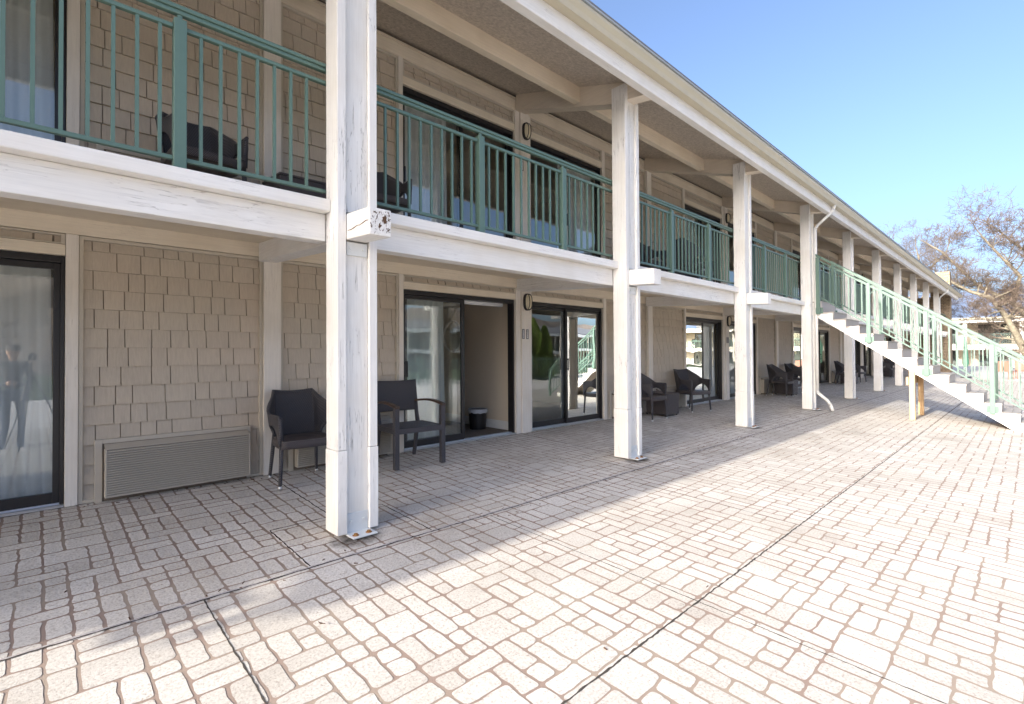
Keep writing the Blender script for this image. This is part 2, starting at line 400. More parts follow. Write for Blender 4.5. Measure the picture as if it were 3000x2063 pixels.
# beyond the modelled stones the paving is a flat sheet of the same stone colour
def ragged(mb, pts, w, dz=.004, step=.06, amp=.4, mi=0, seed=1, along='x'):
    rg = random.Random(seed); (xa, ya), (xb, yb) = pts; L = math.hypot(xb-xa, yb-ya); n = max(2, int(L/step)); tx, ty = (xb-xa)/L, (yb-ya)/L; nx, ny = -ty, tx
    base = len(mb.v)
    for i in range(n+1):
        t = L*i/n; o1 = w/2*(1+rg.uniform(-amp, amp)); o2 = w/2*(1+rg.uniform(-amp, amp)); c = rg.uniform(-.25, .25)*w
        x, y = xa+tx*t, ya+ty*t
        for s in (o1+c, -o2+c): mb.v.append((x+nx*s, y+ny*s, gz(y+ny*s)+dz))
    for i in range(n): mb.f.append((base+2*i, base+2*i+1, base+2*i+3, base+2*i+2)); mb.m.append(mi)
mb = MB()
ragged(mb, ((-3, 1.30), (33, 1.34)), .0095, .0030, .025, .6, 0, 2)
ragged(mb, ((-3, 3.10), (33, 3.06)), .022, .0030, .05, .7, 1, 3)
ragged(mb, ((-3, 3.088), (33, 3.048)), .009, .0045, .03, .8, 0, 4)
for X in (.65, 4.42, 8.0, 11.6, 15.2): ragged(mb, ((X, 3.08), (X, 1.33)), .007, .0030, .03, .5, 0, int(X*9))
for X in (2.66, 6.3, 9.95, 13.6, 17.2): ragged(mb, ((X, 3.05), (X+.03, -3.0)), .006, .0030, .03, .6, 0, int(X*7))
S_, X0, YF, CD = 3.6268, 1.532, 3.3904, .1927
for i in range(0, 9):
    cx = X0+S_*i+.155
    ragged(mb, ((cx, 5.40), (cx, 3.86)), .010, .0030, .03, .5, 0, 40+i)
    for a, b_ in (((cx-.46, 3.11), (cx-.46, 3.85)), ((cx+.44, 3.11), (cx+.44, 3.85)), ((cx-.46, 3.85), (cx+.44, 3.85))):
        ragged(mb, (a, b_), .008, .0035, .03, .7, 0, 60+i)
ragged(mb, ((-3, 5.395), (33, 5.395)), .03, .0030, .05, .6, 0, 9)
tag(mb.build('pavement_expansion_joints', [M_joint, M_jointl]), kind='structure')
# rust and grime stains on the pads by the column feet (small irregular patches)
def stain(x, y, sx, sy, mat, seed):
    rg = random.Random(seed); mb = MB(); n = 22; mb.v.append((x, y, gz(y)+.0045))
    for i in range(n):
        a = 2*math.pi*i/n; r = 1+rg.uniform(-.3, .3); mb.v.append((x+sx*r*math.cos(a), y+sy*r*math.sin(a), gz(y+sy*r*math.sin(a))+.0045))
    for i in range(n): mb.f.append((0, 1+i, 1+(i+1) % n)); mb.m.append(0)
    return mb
def mat_stain():
    m, nt, b = new_mat('grime_stain'); o = nt.nodes['Material Output']; b.inputs['Base Color'].default_value = (.07,.05,.035,1); b.inputs['Roughness'].default_value = .9
    tr = N(nt, 'BsdfTransparent'); mx = N(nt, 'MixShader')
    n = N(nt, 'TexNoise', scale=14, detail=6, rough=.7); nt.links.new(mapping(nt, rand=False), n.inputs['Vector'])
    g = N(nt, 'TexCoord'); gr = N(nt, 'TexGradient', gradient_type='SPHERICAL'); mp = N(nt, 'Mapping')
    mp.inputs['Location'].default_value = (-1,-1,0); mp.inputs['Scale'].default_value = (2,2,0)
    nt.links.new(g.outputs['Generated'], mp.inputs[0]); nt.links.new(mp.outputs[0], gr.inputs[0])
    mu = N(nt, 'Math', operation='MULTIPLY'); nt.links.new(n.outputs[0], mu.inputs[0]); nt.links.new(gr.outputs[0], mu.inputs[1])
    f = ramp(nt, mu.outputs[0], [(.12, G(0)), (.45, G(.75))]); nt.links.new(f, mx.inputs[0])
    nt.links.new(tr.outputs[0], mx.inputs[1]); nt.links.new(b.outputs[0], mx.inputs[2]); nt.links.new(mx.outputs[0], o.inputs['Surface']); return m
M_stain = mat_stain()
for i in range(0, 7):
    cx = X0+S_*i+.155
    tag(stain(cx-.05, 3.33, .26, .17, M_stain, i).build('pavement_stain', M_stain), kind='structure')

# ------------------------------------------------------------------ the building
bld = empty('motel_building', (0, 5.4, 0), 0, 'long two-storey motel with shingle walls, white posts and a covered balcony', 'building')
def bpart(mb, name, mats, bev=0, label=None, smooth=False):
    o = mb.build(name, mats, None, bev, smooth); o.parent = bld; o.matrix_parent_inverse = Matrix.Translation((0, -5.4, 0))
    if label: o['label'] = label
    return o
T = 2*S_; XL, XR = -11.7, 41.1; XW = 39.7
WY = 5.388        # front plane of trim boards
# ceilings etc.
def deckz(y): return 2.425 + .058*(y-3.49)
def ceilz(y): return 4.70 + .305*(y-3.62)
mb = MB(); mb.slope(XL, XW, 3.60, 5.44, 2.325, 2.325+.058*1.84, deckz(3.60)-.004); bpart(mb, 'balcony_deck', M_ledger)
mb = MB()
for i in range(-4, 11):
    a = X0+S_*i+.31; b_ = X0+S_*(i+1)
    if i == 10: b_ = XW
    if i == -4: a = XL
    mb.box(a+.001, b_-.001, 3.585, 3.715, 2.135, 2.335)
bpart(mb, 'balcony_edge_beam', M_white_x, .006)
mb = MB()
for i in range(-4, 11):
    a = X0+S_*i+.31; b_ = X0+S_*(i+1)
    if i == 10: b_ = XW
    if i == -4: a = XL
    mb.box(a+.0005, b_-.0005, 3.495, 3.70, 2.337, 2.425)
bpart(mb, 'balcony_edge_cap', M_white_x, .008)
# ledger boards on the wall
mb = MB(); mb.box(XL, XW, WY-.018, WY+.03, 2.292, 2.43); bpart(mb, 'ledger_board', M_ledger, .003)
mb = MB(); mb.box(XL, XW, WY-.020, WY+.03, 4.992, 5.155); bpart(mb, 'ledger_board', M_ledger, .003)
mb = MB(); mb.box(XL, XW, WY-.034, WY+.0, 5.157, 5.185); bpart(mb, 'cornice_moulding', M_ledger, .004)
# roof: stucco soffit + deck above
mb = MB(); mb.slope(XL, XR-.35, 3.165, 5.6, ceilz(3.165), ceilz(5.6), ceilz(3.165)+.03); bpart(mb, 'soffit', M_ceil)
M_roofsh = mat_plain('grey_roof_shingle', (.16,.16,.17), .9, .3, 25, .4)
mb = MB(); mb.slope(XL, XR, 2.95, 10.5, 4.70, 4.70+.305*7.55, 4.76); mb.slope(XL, XR, 10.5, 18, 4.70+.305*7.55, 4.70, 4.76+.305*7.55)
mb.slope(-26, XL-.01, 3.5, 10.5, 4.86, 4.86+.29*7, 4.92); bpart(mb, 'roof', M_roofsh)  # unseen set-back slab at left, added to shape the ground shadow edge
mb = MB(); mb.box(XL, XR-.7, 3.07, 3.168, 4.38, 4.64); bpart(mb, 'eave_beam', M_white_x, .006)
# gutter, K-style profile (y,z)
prof = [(3.066,4.55),(3.066,4.665),(3.058,4.665),(3.058,4.558),(2.985,4.558),(2.975,4.60),(2.945,4.645),(2.945,4.672),(2.93,4.672),(2.93,4.64),(2.957,4.595),(2.972,4.55)]
mb = MB(); mb.prism(prof, 'x', XL, XR)
for xx in (9.2, 18.3, 27.4, 36.5): mb.prism([(y-(.004 if y < 3.0 else 0), z-(.004 if z < 4.6 else 0)) for y, z in prof], 'x', xx, xx+.03)
bpart(mb, 'gutter', M_gutter, 0)
mb = MB(); mb.box(XL, XR, 2.915, 3.07, 4.682, 4.696); bpart(mb, 'drip_edge', mat_plain('blue_grey_drip_edge', (.36,.40,.42), .4))
# rafters, cross beams
for i in range(-3, 10):
    x = X0+S_*i
    mb = MB()
    n0 = [(3.172,4.385),(3.62,4.44),(5.36,4.985),(5.36,ceilz(5.36)+.005),(3.172,ceilz(3.172)+.005)]
    mb.prism(n0, 'x', x+.068, x+.245); bpart(mb, 'rafter', M_cream_y, .004)
    mb = MB(); ye = 3.06 if i != 3 else 3.42
    f = lambda y: 2.128+.058*(y-3.38)
    mb.slope(x+.072, x+.238, ye, 5.37, f(ye), f(5.37), f(ye)+.187)
    o = bpart(mb, 'cross_beam', M_white_y, .008)
    if i == 0: o['label'] = 'cross beam end with a rotten split corner'
# longitudinal beam under the soffit
mb = MB()
for i in range(-3, 10):
    a = X0+S_*i+.245; b_ = X0+S_*(i+1)+.068
    mb.slope(a, b_, 4.13, 4.225, 4.655, 4.655, ceilz(4.13)+.004, ceilz(4.225)+.004)
bpart(mb, 'ceiling_beam', M_cream_x, .004)
# rotten end detail on the first cross beam : dark splits as small gouges
M_rot = mat_plain('rotten_wood', (.10,.055,.03), .95, .6, 60, .8)
rg = random.Random(4)
mb = MB(); f3 = lambda t: 2.128+.058*(3.06-3.38)+.187*t
for k in range(60):
    xx = X0+.080+rg.random()*.15; zz = f3(.08+.84*rg.random()**.8); an = rg.gauss(1.5, .55); L = rg.uniform(.006, .026); w_ = rg.uniform(.0014, .0046)
    dx, dz = math.cos(an)*L, math.sin(an)*L; nx_, nz_ = -math.sin(an)*w_, math.cos(an)*w_
    P_ = [(xx-dx*.5, zz-dz*.5), (xx+nx_, zz+nz_), (xx+dx*.5, zz+dz*.5), (xx-nx_, zz-nz_)]
    mb.prism(P_, 'y', 3.0588, 3.07)
for (cx_, cz_, sx_, sz_, sd_) in ((X0+.188, f3(.62), .017, .038, 1), (X0+.150, f3(.36), .009, .022, 2)):
    r2 = random.Random(sd_); P_ = [(cx_+sx_*math.cos(q*.524)*r2.uniform(.5, 1.15), cz_+sz_*math.sin(q*.524)*r2.uniform(.6, 1.1)) for q in range(12)]
    mb.prism(P_, 'y', 3.0584, 3.07)
# long split on the left side face, sloping
for k in range(14):
    y = 3.07+.022*k; z = f3(.50)+.058*(y-3.06)-.0028*k+.003*math.sin(k*1.1)
    mb.slope(X0+.0698, X0+.074, y, y+.0225, z, z+.002*math.sin(k*2.1), z+.003+.004*math.sin((k+1)/2.2)**2)
bpart(mb, 'rotten_split', M_rot)

# columns
M_core = mat_wood('weathered_post_paint', (.80,.785,.75), 'z', .7)
def make_column(i):
    x = X0+S_*i
    col = empty('column', (x, YF, 0)); col.parent = bld; col.matrix_parent_inverse = Matrix.Translation((0, -5.4, 0))
    g = gz(YF)
    def part(mb, name, m, bev=.005):
        o = mb.build(name, m, col, bev); return o
    for (xa, xb, zt) in ((0, .0665, 4.59), (.2455, .3093, 4.432)):
        mb = MB(); mb.box(xa-.004, xb+.004, -.004, CD+.004, .022, .615); mb.box(xa, xb, 0, CD, .618, zt-.0); part(mb, 'side_board', M_post)
    mb = MB(); mb.box(.068, .244, .028, .165, -.005, 2.10); mb.box(.068, .244, .028, .165, 2.335, 4.43); part(mb, 'centre_post', M_core)
    mb = MB(); mb.box(.074, .238, .016, .0275, g+.012, g+.155); mb.box(.066, .252, -.105, .028, g+.007, g+.018)
    part(mb, 'foot_bracket', M_steel, .003)
    mb = MB(); mb.box(.076, .236, .016, .0275, 2.02, 2.118); part(mb, 'beam_plate', M_steel, .003)
    mb = MB()
    for bx in (.105, .205): mb.tube([(bx, .018, g+.10), (bx, .004, g+.10)], .010, 6, 0); mb.tube([(bx, .018, 2.07), (bx, .006, 2.07)], .009, 6, 0)
    part(mb, 'bolt', M_steel, 0)
    mb = MB()
    for bx in (.105, .205): mb.tube([(bx, -.06, g+.017), (bx, -.06, g+.031)], .015, 6, 0); mb.tube([(bx, -.06, g+.0165), (bx, -.06, g+.020)], .024, 9, 0)
    part(mb, 'anchor_nut', M_rust, 0)
    return col
c0 = make_column(0); c0['label'] = 'nearest column, peeling and cracked'
bpy.context.view_layer.update()
for i in list(range(-3, 0))+list(range(1, 10)):
    c = copy_tree(c0, bld); c.matrix_parent_inverse = Matrix.Translation((0, -5.4, 0)); c.location = (X0+S_*i, YF, 0)
    if 'label' in c: del c['label']

# wall modules ------------------------------------------------------------
def shingle_mesh(W, H, seed, ex=.161, name='shingle_panel'):
    gp = .0035 if H > .5 else .0065
    rg = random.Random(seed); mb = MB(); tints = []
    mb.box(0, W, .03, .04, 0, H, 1); tints += [.5]*8
    nrow = int(math.ceil(H/ex))
    for r in range(nrow):
        zt = H-.0-(r-0)*ex + (ex*.45 if True else 0); zb = zt-ex
        x = -rg.random()*.12
        while x < W:
            wd = rg.choice((.115,.14,.165,.19,.215,.235)); a = max(0, x+gp); b_ = min(W, x+wd-gp); x += wd
            if b_-a < .012: continue
            z0 = max(0, zb+rg.uniform(0, .004)); z1 = min(H, zt+.01)
            if z1-z0 < .01: continue
            # wedge: thin at the top, thick at the butt
            yb = .001; yt = .025
            mb.quad8([(a,yb,z0),(b_,yb,z0),(b_,.031,z0),(a,.031,z0),(a,yt,z1),(b_,yt,z1),(b_,.031,z1),(a,.031,z1)]); tints += [rg.random()]*8
    me = mb.mesh(name, [M_shingle, M_gap]); at = me.attributes.new('tint', 'FLOAT', 'POINT'); at.data.foreach_set('value', tints); return me
def panel(name, x0, x1, z0, z1, seed, tw=.028):
    me = shingle_mesh(x1-x0-.05, z1-z0-2*tw+.006, seed)
    o = bpy.data.objects.new('shingle_panel', me); COL.objects.link(o); o.location = (x0+.025, WY-.002, z0+tw-.003); o.parent = bld; o.matrix_parent_inverse = Matrix.Translation((0, -5.4, 0))
    mb = MB(); y0, y1 = WY-.016, WY+.03
    mb.box(x0, x0+.028, y0, y1, z0, z1); mb.box(x1-.028, x1, y0, y1, z0, z1); mb.box(x0+.028, x1-.028, y0+.001, y1, z1-tw, z1); mb.box(x0+.028, x1-.028, y0+.001, y1, z0, z0+tw)
    t = mb.build('panel_trim', M_trimthin, o, .002, loc=(-(x0+.025), -(WY-.002), -(z0+tw-.003)))
    return o
def bp(o): o.parent = bld; o.matrix_parent_inverse = Matrix.Translation((0, -5.4, 0)); return o
GW = gz(5.39)
def door(x0, x1, z0, z1, kind='shut', sl=1):
    """sliding door; kind 'open' has its right sash slid behind the left one"""
    mb = MB(); f = .026; y0, y1 = WY+.012, WY+.13
    mb.box(x0, x0+f, y0, y1, z0+.02, z1); mb.box(x1-f, x1, y0, y1, z0+.02, z1); mb.box(x0+f, x1-f, y0, y1, z1-.055, z1)
    d = bp(mb.build('sliding_door', M_black, None, .003))
    mb = MB(); mb.box(x0+.001, x1-.001, y0-.03, y1+.03, z0, z0+.0195)
    for q in (.03, .055, .09): mb.box(x0+f, x1-f, y0+q, y0+q+.006, z0+.0197, z0+.028)
    mb.build('sill', M_alu, d)
    xm = (x0+x1)/2; ov = .03
    def sash(a, b_, yy, nm='sash'):
        mb = MB(); st = .042; zb = z0+.03; zt = z1-.057
        mb.box(a, a+st, yy, yy+.03, zb, zt); mb.box(b_-st, b_, yy, yy+.03, zb, zt); mb.box(a+st, b_-st, yy, yy+.03, zb, zb+.085); mb.box(a+st, b_-st, yy, yy+.03, zt-.05, zt)
        s = mb.build(nm, M_black, d, .002)
        mb = MB(); n = 0
        mb.v += [(a+st, yy+.015, zb+.085), (b_-st, yy+.015, zb+.085), (b_-st, yy+.015, zt-.05), (a+st, yy+.015, zt-.05)]; mb.f.append((0,1,2,3)); mb.m.append(0)
        mb.build('glass_pane', M_glass, d)
        mb = MB(); hx = (a+st/2) if a > (x0+x1)/2-.2 else b_-st/2; hx = a+st/2+.002; mb.box(hx-.009, hx+.009, yy-.035, yy-.027, z0+.92, z0+1.12); mb.box(hx-.007, hx+.007, yy-.028, yy-.001, z0+.93, z0+.95); mb.box(hx-.007, hx+.007, yy-.028, yy-.001, z0+1.09, z0+1.11); mb.build('handle', M_black, d)
    if kind == 'open':
        sash(x0+f, xm+ov, y0+.035); sash(x0+f+.05, xm+ov+.045, y0+.075)
    else:
        ya, yb = (y0+.035, y0+.075) if sl > 0 else (y0+.075, y0+.035)
        sash(x0+f, xm+ov, ya); sash(xm-ov, x1-f, yb)
    return d
def curtain(x0, x1, z0, z1, y, seed, label, group=None, flare=0., lines=True):
    rg = random.Random(seed); mb = MB(); n = int((x1-x0)/.011); rows = 14; ph = rg.random()*6; fr = 2*math.pi/rg.uniform(.085, .12)
    for j in range(rows+1):
        t = j/rows; z = z1+(z0-z1)*t
        for i in range(n+1):
            s = i/n; x = x0+(x1-x0)*s; amp = .010+.012*t
            x2 = x+flare*t*t*(s-.3)*.5
            yy = y+amp*math.sin(x*fr+ph+.7*math.sin(x*9+seed))+.012*math.sin(x*23+t*1.5+seed)
            mb.v.append((x2, yy, z+.008*math.sin(x*30)*t))
    for j in range(rows):
        for i in range(n):
            a = j*(n+1)+i; mb.f.append((a, a+1, a+n+2, a+n+1)); mb.m.append(0)
    o = mb.build('curtain', M_curtain, None, 0, True); tag(o, label, 'curtain', group); return o
fl_name = ('ground floor', 'upper floor')
ordn = ['first', 'second', 'third', 'fourth', 'fifth', 'sixth', 'seventh', 'eighth', 'ninth', 'tenth', 'eleventh', 'twelfth', 'thirteenth']
LAMPS = []
ACS = []
for k in range(-1, 5):
    ox = T*k
    for fl in (0, 1):
        zb = GW+.006 if fl == 0 else deckz(5.39)+.004
        zd = 2.11 if fl == 0 else 4.668          # door head
        zp = 2.29 if fl == 0 else 4.99           # top of panels
        # posts and boards
        def vb(xa, xb, proud, z0_=zb, z1_=zp-.0, nm='wall_post', m=M_trim):
            mb = MB(); mb.box(xa, xb, WY-proud, WY+.05, z0_, z1_); return bpart(mb, nm, m, .003)
        vb(ox+1.645, ox+1.812, .05)
        vb(ox+3.205, ox+3.268, .028, nm='door_board'); vb(ox+5.202, ox+5.298, .03, nm='door_board')
        vb(ox+5.30, ox+5.48, .055); vb(ox+5.482, ox+5.538, .03, nm='door_board'); vb(ox+7.412, ox+7.492, .028, nm='door_board')
        # panels either side of the partition post
        zt = zp-.003
        panel('a', ox+1.814, ox+3.203, zb, zt, 100+k*7+fl); panel('b', ox+7.494, ox+T+1.643, zb, zt, 300+k*7+fl)
        # lintel board and shingle strip over each door
        for (a, b_) in ((ox+3.27, ox+5.20), (ox+5.54, ox+7.41)):
            mb = MB(); mb.box(a, b_, WY-.024, WY+.05, zd+.002, zd+.090+.012*fl); bpart(mb, 'door_lintel', M_ledger, .003)
            z0_ = zd+.093+.012*fl
            o = panel('s', a, b_, z0_, zp-.003, 500+k*3+fl, .014 if fl == 0 else .026)
        for di, (a, b_) in enumerate(((ox+3.27, ox+5.20), (ox+5.54, ox+7.41))):
            if k == 0 and fl == 0 and di == 0: door(a, b_, zb, zd, 'open')
            else: door(a, b_, zb, zd, 'shut', 1 if di == 0 else -1)
        LAMPS.append((k, fl, ox+5.395)); ACS.append((k, fl, ox+1.88)); ACS.append((k, fl, ox+T+.33))
# end part of wall beyond the last module, and the part left of the first
for (a, b_) in ((XL, T*(-1)+1.64), (T*5+1.645, XW)):
    for z0_, z1_ in ((GW, 2.29), (deckz(5.39), 4.99)):
        mb = MB(); mb.box(a, b_, WY, WY+.05, z0_, z1_); bpart(mb, 'wall', M_shingle)
# wall core, room partitions, floors
mb = MB(); mb.box(XL, XW, 9.4, 9.5, 0, 5.6); bpart(mb, 'back_wall', M_inwall)
for k in range(-1, 6):
    for z0_, z1_ in ((.09, 2.40), (2.60, 4.95)):
        if k < 5: mb = MB(); mb.box(T*k+5.30, T*k+5.48, WY+.14, 9.4, z0_, z1_); bpart(mb, 'partition_wall', M_inwall)
        mb = MB(); mb.box(T*k+1.66, T*k+1.80, WY+.142, 9.4, z0_, z1_); bpart(mb, 'partition_wall', M_inwall)
        mb = MB(); mb.box(T*k+.246, T*k+3.20, WY+.05, WY+.14, z0_, z1_); bpart(mb, 'room_front_wall', M_inwall)
mb = MB()
for k in range(-1, 5):
    mb.box(T*k+5.288, T*k+5.2995, WY+.145, 9.4, .112, .245); mb.box(T*k+5.2835, T*k+5.2995, WY+.145, 9.4, .112, .21)
bpart(mb, 'baseboard', M_base, .002)
mb = MB(); mb.box(XL, XW, WY+.145, 9.4, .02, .110); mb.box(XL, XW, WY+.145, 9.4, 2.545, 2.60); bpart(mb, 'room_floor', M_carpet)
mb = MB(); mb.box(XL, XW, WY+.14, 9.4, 2.40, 2.52); mb.box(XL, XW, WY+.10, 9.4, 4.95, 5.05); bpart(mb, 'room_ceiling', M_inceil)
mb = MB(); mb.box(XL, XW, WY+.03, WY+.14, 2.20, 2.545); mb.box(XL, XW, WY+.03, WY+.10, 4.775, 5.35); bpart(mb, 'wall_core', M_back)
# left flank and stone end wall with chimney
mb = MB(); mb.box(XL-.1, XL, WY, 9.5, -.1, 5.0); bpart(mb, 'end_wall', M_shingle)
def mat_ledgestone():
    m, nt, b = new_mat('ledgestone_veneer'); tc = N(nt, 'TexCoord'); mp = N(nt, 'Mapping'); nt.links.new(tc.outputs['Object'], mp.inputs[0])
    mp.inputs['Rotation'].default_value = (R(90), 0, R(90))
    sep = N(nt, 'SeparateXYZ'); nt.links.new(tc.outputs['Object'], sep.inputs[0]); cb = N(nt, 'CombineXYZ')
    ad = N(nt, 'Math', operation='ADD'); nt.links.new(sep.outputs[0], ad.inputs[0]); nt.links.new(sep.outputs[1], ad.inputs[1])
    nt.links.new(ad.outputs[0], cb.inputs[0]); nt.links.new(sep.outputs[2], cb.inputs[1])
    br = N(nt, 'TexBrick', scale=1.0); br.inputs['Brick Width'].default_value = .34; br.inputs['Row Height'].default_value = .085; br.inputs['Mortar Size'].default_value = .008
    br.inputs['Color1'].default_value = (.30,.22,.14,1); br.inputs['Color2'].default_value = (.43,.34,.235,1); br.inputs['Mortar'].default_value = (.12,.09,.07,1)
    br.offset = .37; nt.links.new(cb.outputs[0], br.inputs['Vector'])
    n = N(nt, 'TexNoise', scale=9, detail=5); nt.links.new(tc.outputs['Object'], n.inputs['Vector'])
    c = mix(nt, 1, br.outputs[0], ramp(nt, n.outputs[0], [(.3, (.6,.6,.62)), (.6, (1,1,1))]), 'MULTIPLY')
    nt.links.new(c, b.inputs['Base Color']); b.inputs['Roughness'].default_value = .9
    bump(nt, b, br.outputs['Fac'], -.6, .03); return m
M_ledge = mat_ledgestone()
mb = MB(); mb.box(XW, XW+.75, 3.39, 10, -.15, 4.60); bpart(mb, 'stone_end_wall', M_ledge, .01)
mb = MB(); mb.box(XW+.002, XW+.75, 3.39, 4.30, 4.60, 6.10); bpart(mb, 'chimney', M_ledge, .01)

# ------------------------------------------------------------------ fixtures
# balcony railings, one per bay
def bal_mesh():
    mb = MB(); mb.box(-.0095, .0095, -.0095, .0095, 0, .79); return mb.mesh('baluster', M_green)
BAL = bal_mesh()
RX = [.395+.1125*j for j in range(10)] + [1.625+.1105*j for j in range(10)] + [2.835+.1105*j for j in range(7)]
def make_railing(i, xs=0.31, xe=S_):
    x = X0+S_*i; rt = empty('balcony_railing', (x, 3.62, 0))
    def pt(mb, nm, bev=.003): return mb.build(nm, M_green, rt, bev)
    mb = MB(); mb.box(xs-.12, xe+.12, -.030, .030, 3.432, 3.459); mb.box(xs-.12, xe+.12, -.019, .019, 3.404, 3.4315); pt(mb, 'handrail', .005)
    for a, b_ in ((xs-.12, 1.479), (1.549, 2.685), (2.755, xe+.12)):
        a = max(a, xs-.12)
        if b_-a < .1: continue
        mb = MB(); mb.box(a, b_, -.016, .016, 3.312, 3.338); pt(mb, 'top_rail'); mb = MB(); mb.box(a, b_, -.016, .016, 2.498, 2.524); pt(mb, 'bottom_rail')
    for px in (1.514, 2.72):
        if px < xs: continue
        mb = MB(); mb.box(px-.034, px+.034, -.034, .034, 2.428, 3.372); mb.box(px-.014, px+.014, -.014, .014, 3.372, 3.404); pt(mb, 'rail_post', .004)
    for bx in RX:
        if bx < xs+.05: continue
        o = bpy.data.objects.new('baluster', BAL); COL.objects.link(o); o.parent = rt; o.location = (bx, 0, 2.523)
    return rt
colname = lambda i: ordn[i] if 0 <= i < 10 else 'tenth'
r0_ = make_railing(0); RG = 'green balcony railings between the columns'
tag(r0_, 'green metal balcony railing between the nearest column and the second column', 'railing', RG)
for i in (-1, 1, 2, 4, 5, 6, 7, 8):
    r_ = copy_tree(r0_); r_.location = (X0+S_*i, 3.62, 0)
    tag(r_, 'green metal balcony railing left of the nearest column, with chair and shingle panels behind' if i < 0 else 'green metal balcony railing from the %s column to the %s column' % (ordn[i], ordn[i+1]), 'railing', RG)
tag(make_railing(3, 1.50, S_), 'short green balcony railing beside the head of the stairs', 'railing', RG)
r_ = make_railing(9, .31, XW-X0-9*S_); tag(r_, 'last green balcony railing, ending at the stone wall', 'railing', RG)

# wall lamps
def make_lamp():
    rt = empty('wall_lamp', (0, 0, 0))
    mb = MB(); mb.box(-.075, .07, -.012, .0, -.14, .17); mb.build('back_plate', M_trim, rt, .003)
    def oval(rx, rz, y, n=28, p=2.6):
        return [(rx*math.copysign(abs(math.cos(a))**(2/p), math.cos(a)), y, rz*math.copysign(abs(math.sin(a))**(2/p), math.sin(a))) for a in [2*math.pi*k/n for k in range(n)]]
    mb = MB(); rings = [oval(.078,.130,-.012), oval(.078,.130,-.04), oval(.064,.116,-.052), oval(.060,.112,-.045)]
    for r in rings: mb.v += r
    n = 28
    for j in range(3):
        for k in range(n): mb.f.append((j*n+k, j*n+(k+1) % n, (j+1)*n+(k+1) % n, (j+1)*n+k)); mb.m.append(0)
    mb.build('housing', M_black, rt, 0, True)
    mb = MB(); rings = [oval(.060,.112,-.044), oval(.054,.104,-.066), oval(.035,.08,-.083), oval(.012,.04,-.089)]
    for r in rings: mb.v += r
    for j in range(3):
        for k in range(n): mb.f.append((j*n+k, j*n+(k+1) % n, (j+1)*n+(k+1) % n, (j+1)*n+k)); mb.m.append(0)
    mb.f.append(tuple(3*n+k for k in range(n))); mb.m.append(0)
    mb.build('lens', M_lens, rt, 0, True)
    for sx in (-.026, .026):
        mb = MB(); mb.tube([(sx, -.045, -.122), (sx, -.075, -.108), (sx, -.098, -.06), (sx, -.103, 0), (sx, -.098, .06), (sx, -.075, .108), (sx, -.045, .122)], .0055, 6); mb.build('guard_bar', M_black, rt, 0, True)
    return rt
l0 = None; LG = 'oval bulkhead lamps between paired doors'
for (k, fl, x) in LAMPS:
    if k < 0: continue
    loc = (x, WY-.0555, (2.083, 4.70)[fl])
    o = make_lamp() if l0 is None else copy_tree(l0)
    if l0 is None: l0 = o
    o.location = loc
    lab = ['oval caged wall lamp above the two number plaques by the open door', 'oval caged wall lamp upstairs between the two nearest balcony doors'][fl] if k == 0 else 'oval caged wall lamp on the %s, on the %s lamp post along the wall' % (fl_name[fl], ordn[k])
    tag(o, lab, 'wall lamp', LG)
# number plaques
def plaque(x, y, z, text, label, w_=.052, h=.15, group='room number plaques'):
    rt = empty('number_plaque', (x, y, z), 0, label, 'number plaque', group)
    mb = MB(); mb.box(-w_/2, w_/2, -.005, 0, 0, h); mb.build('plate', M_plaque, rt, .001)
    if text:
        cu = bpy.data.curves.new('numerals', 'FONT'); cu.body = '\n'.join(text); cu.size = .040; cu.align_x = 'CENTER'; cu.space_line = .80; cu.extrude = .0008; cu.offset = .0006
        t = bpy.data.objects.new('tmp', cu); COL.objects.link(t); bpy.context.view_layer.update()
        me = bpy.data.meshes.new_from_object(t.evaluated_get(bpy.context.evaluated_depsgraph_get())); bpy.data.objects.remove(t)
        me.materials.clear(); me.materials.append(M_num)
        o = bpy.data.objects.new('numerals', me); COL.objects.link(o); o.parent = rt; o.rotation_euler = (R(90), 0, 0); o.location = (0, -.0066, h-.040)
plaque(5.328, WY-.0555, 1.522, '1243', 'small grey plaque with the number 1243, left of the pair')
plaque(5.414, WY-.0555, 1.520, '1240', 'small grey plaque with the number 1240, right of the pair')
plaque(5.328, WY-.0555, 4.085, '2243', 'small grey number plaque upstairs on the post between the balcony doors')
for a, nm in ((5.345, 'left'), (5.42, 'right')): plaque(a+T, WY-.0555, 1.53, '', 'pale %s plaque of the pair on the second lamp post' % nm)
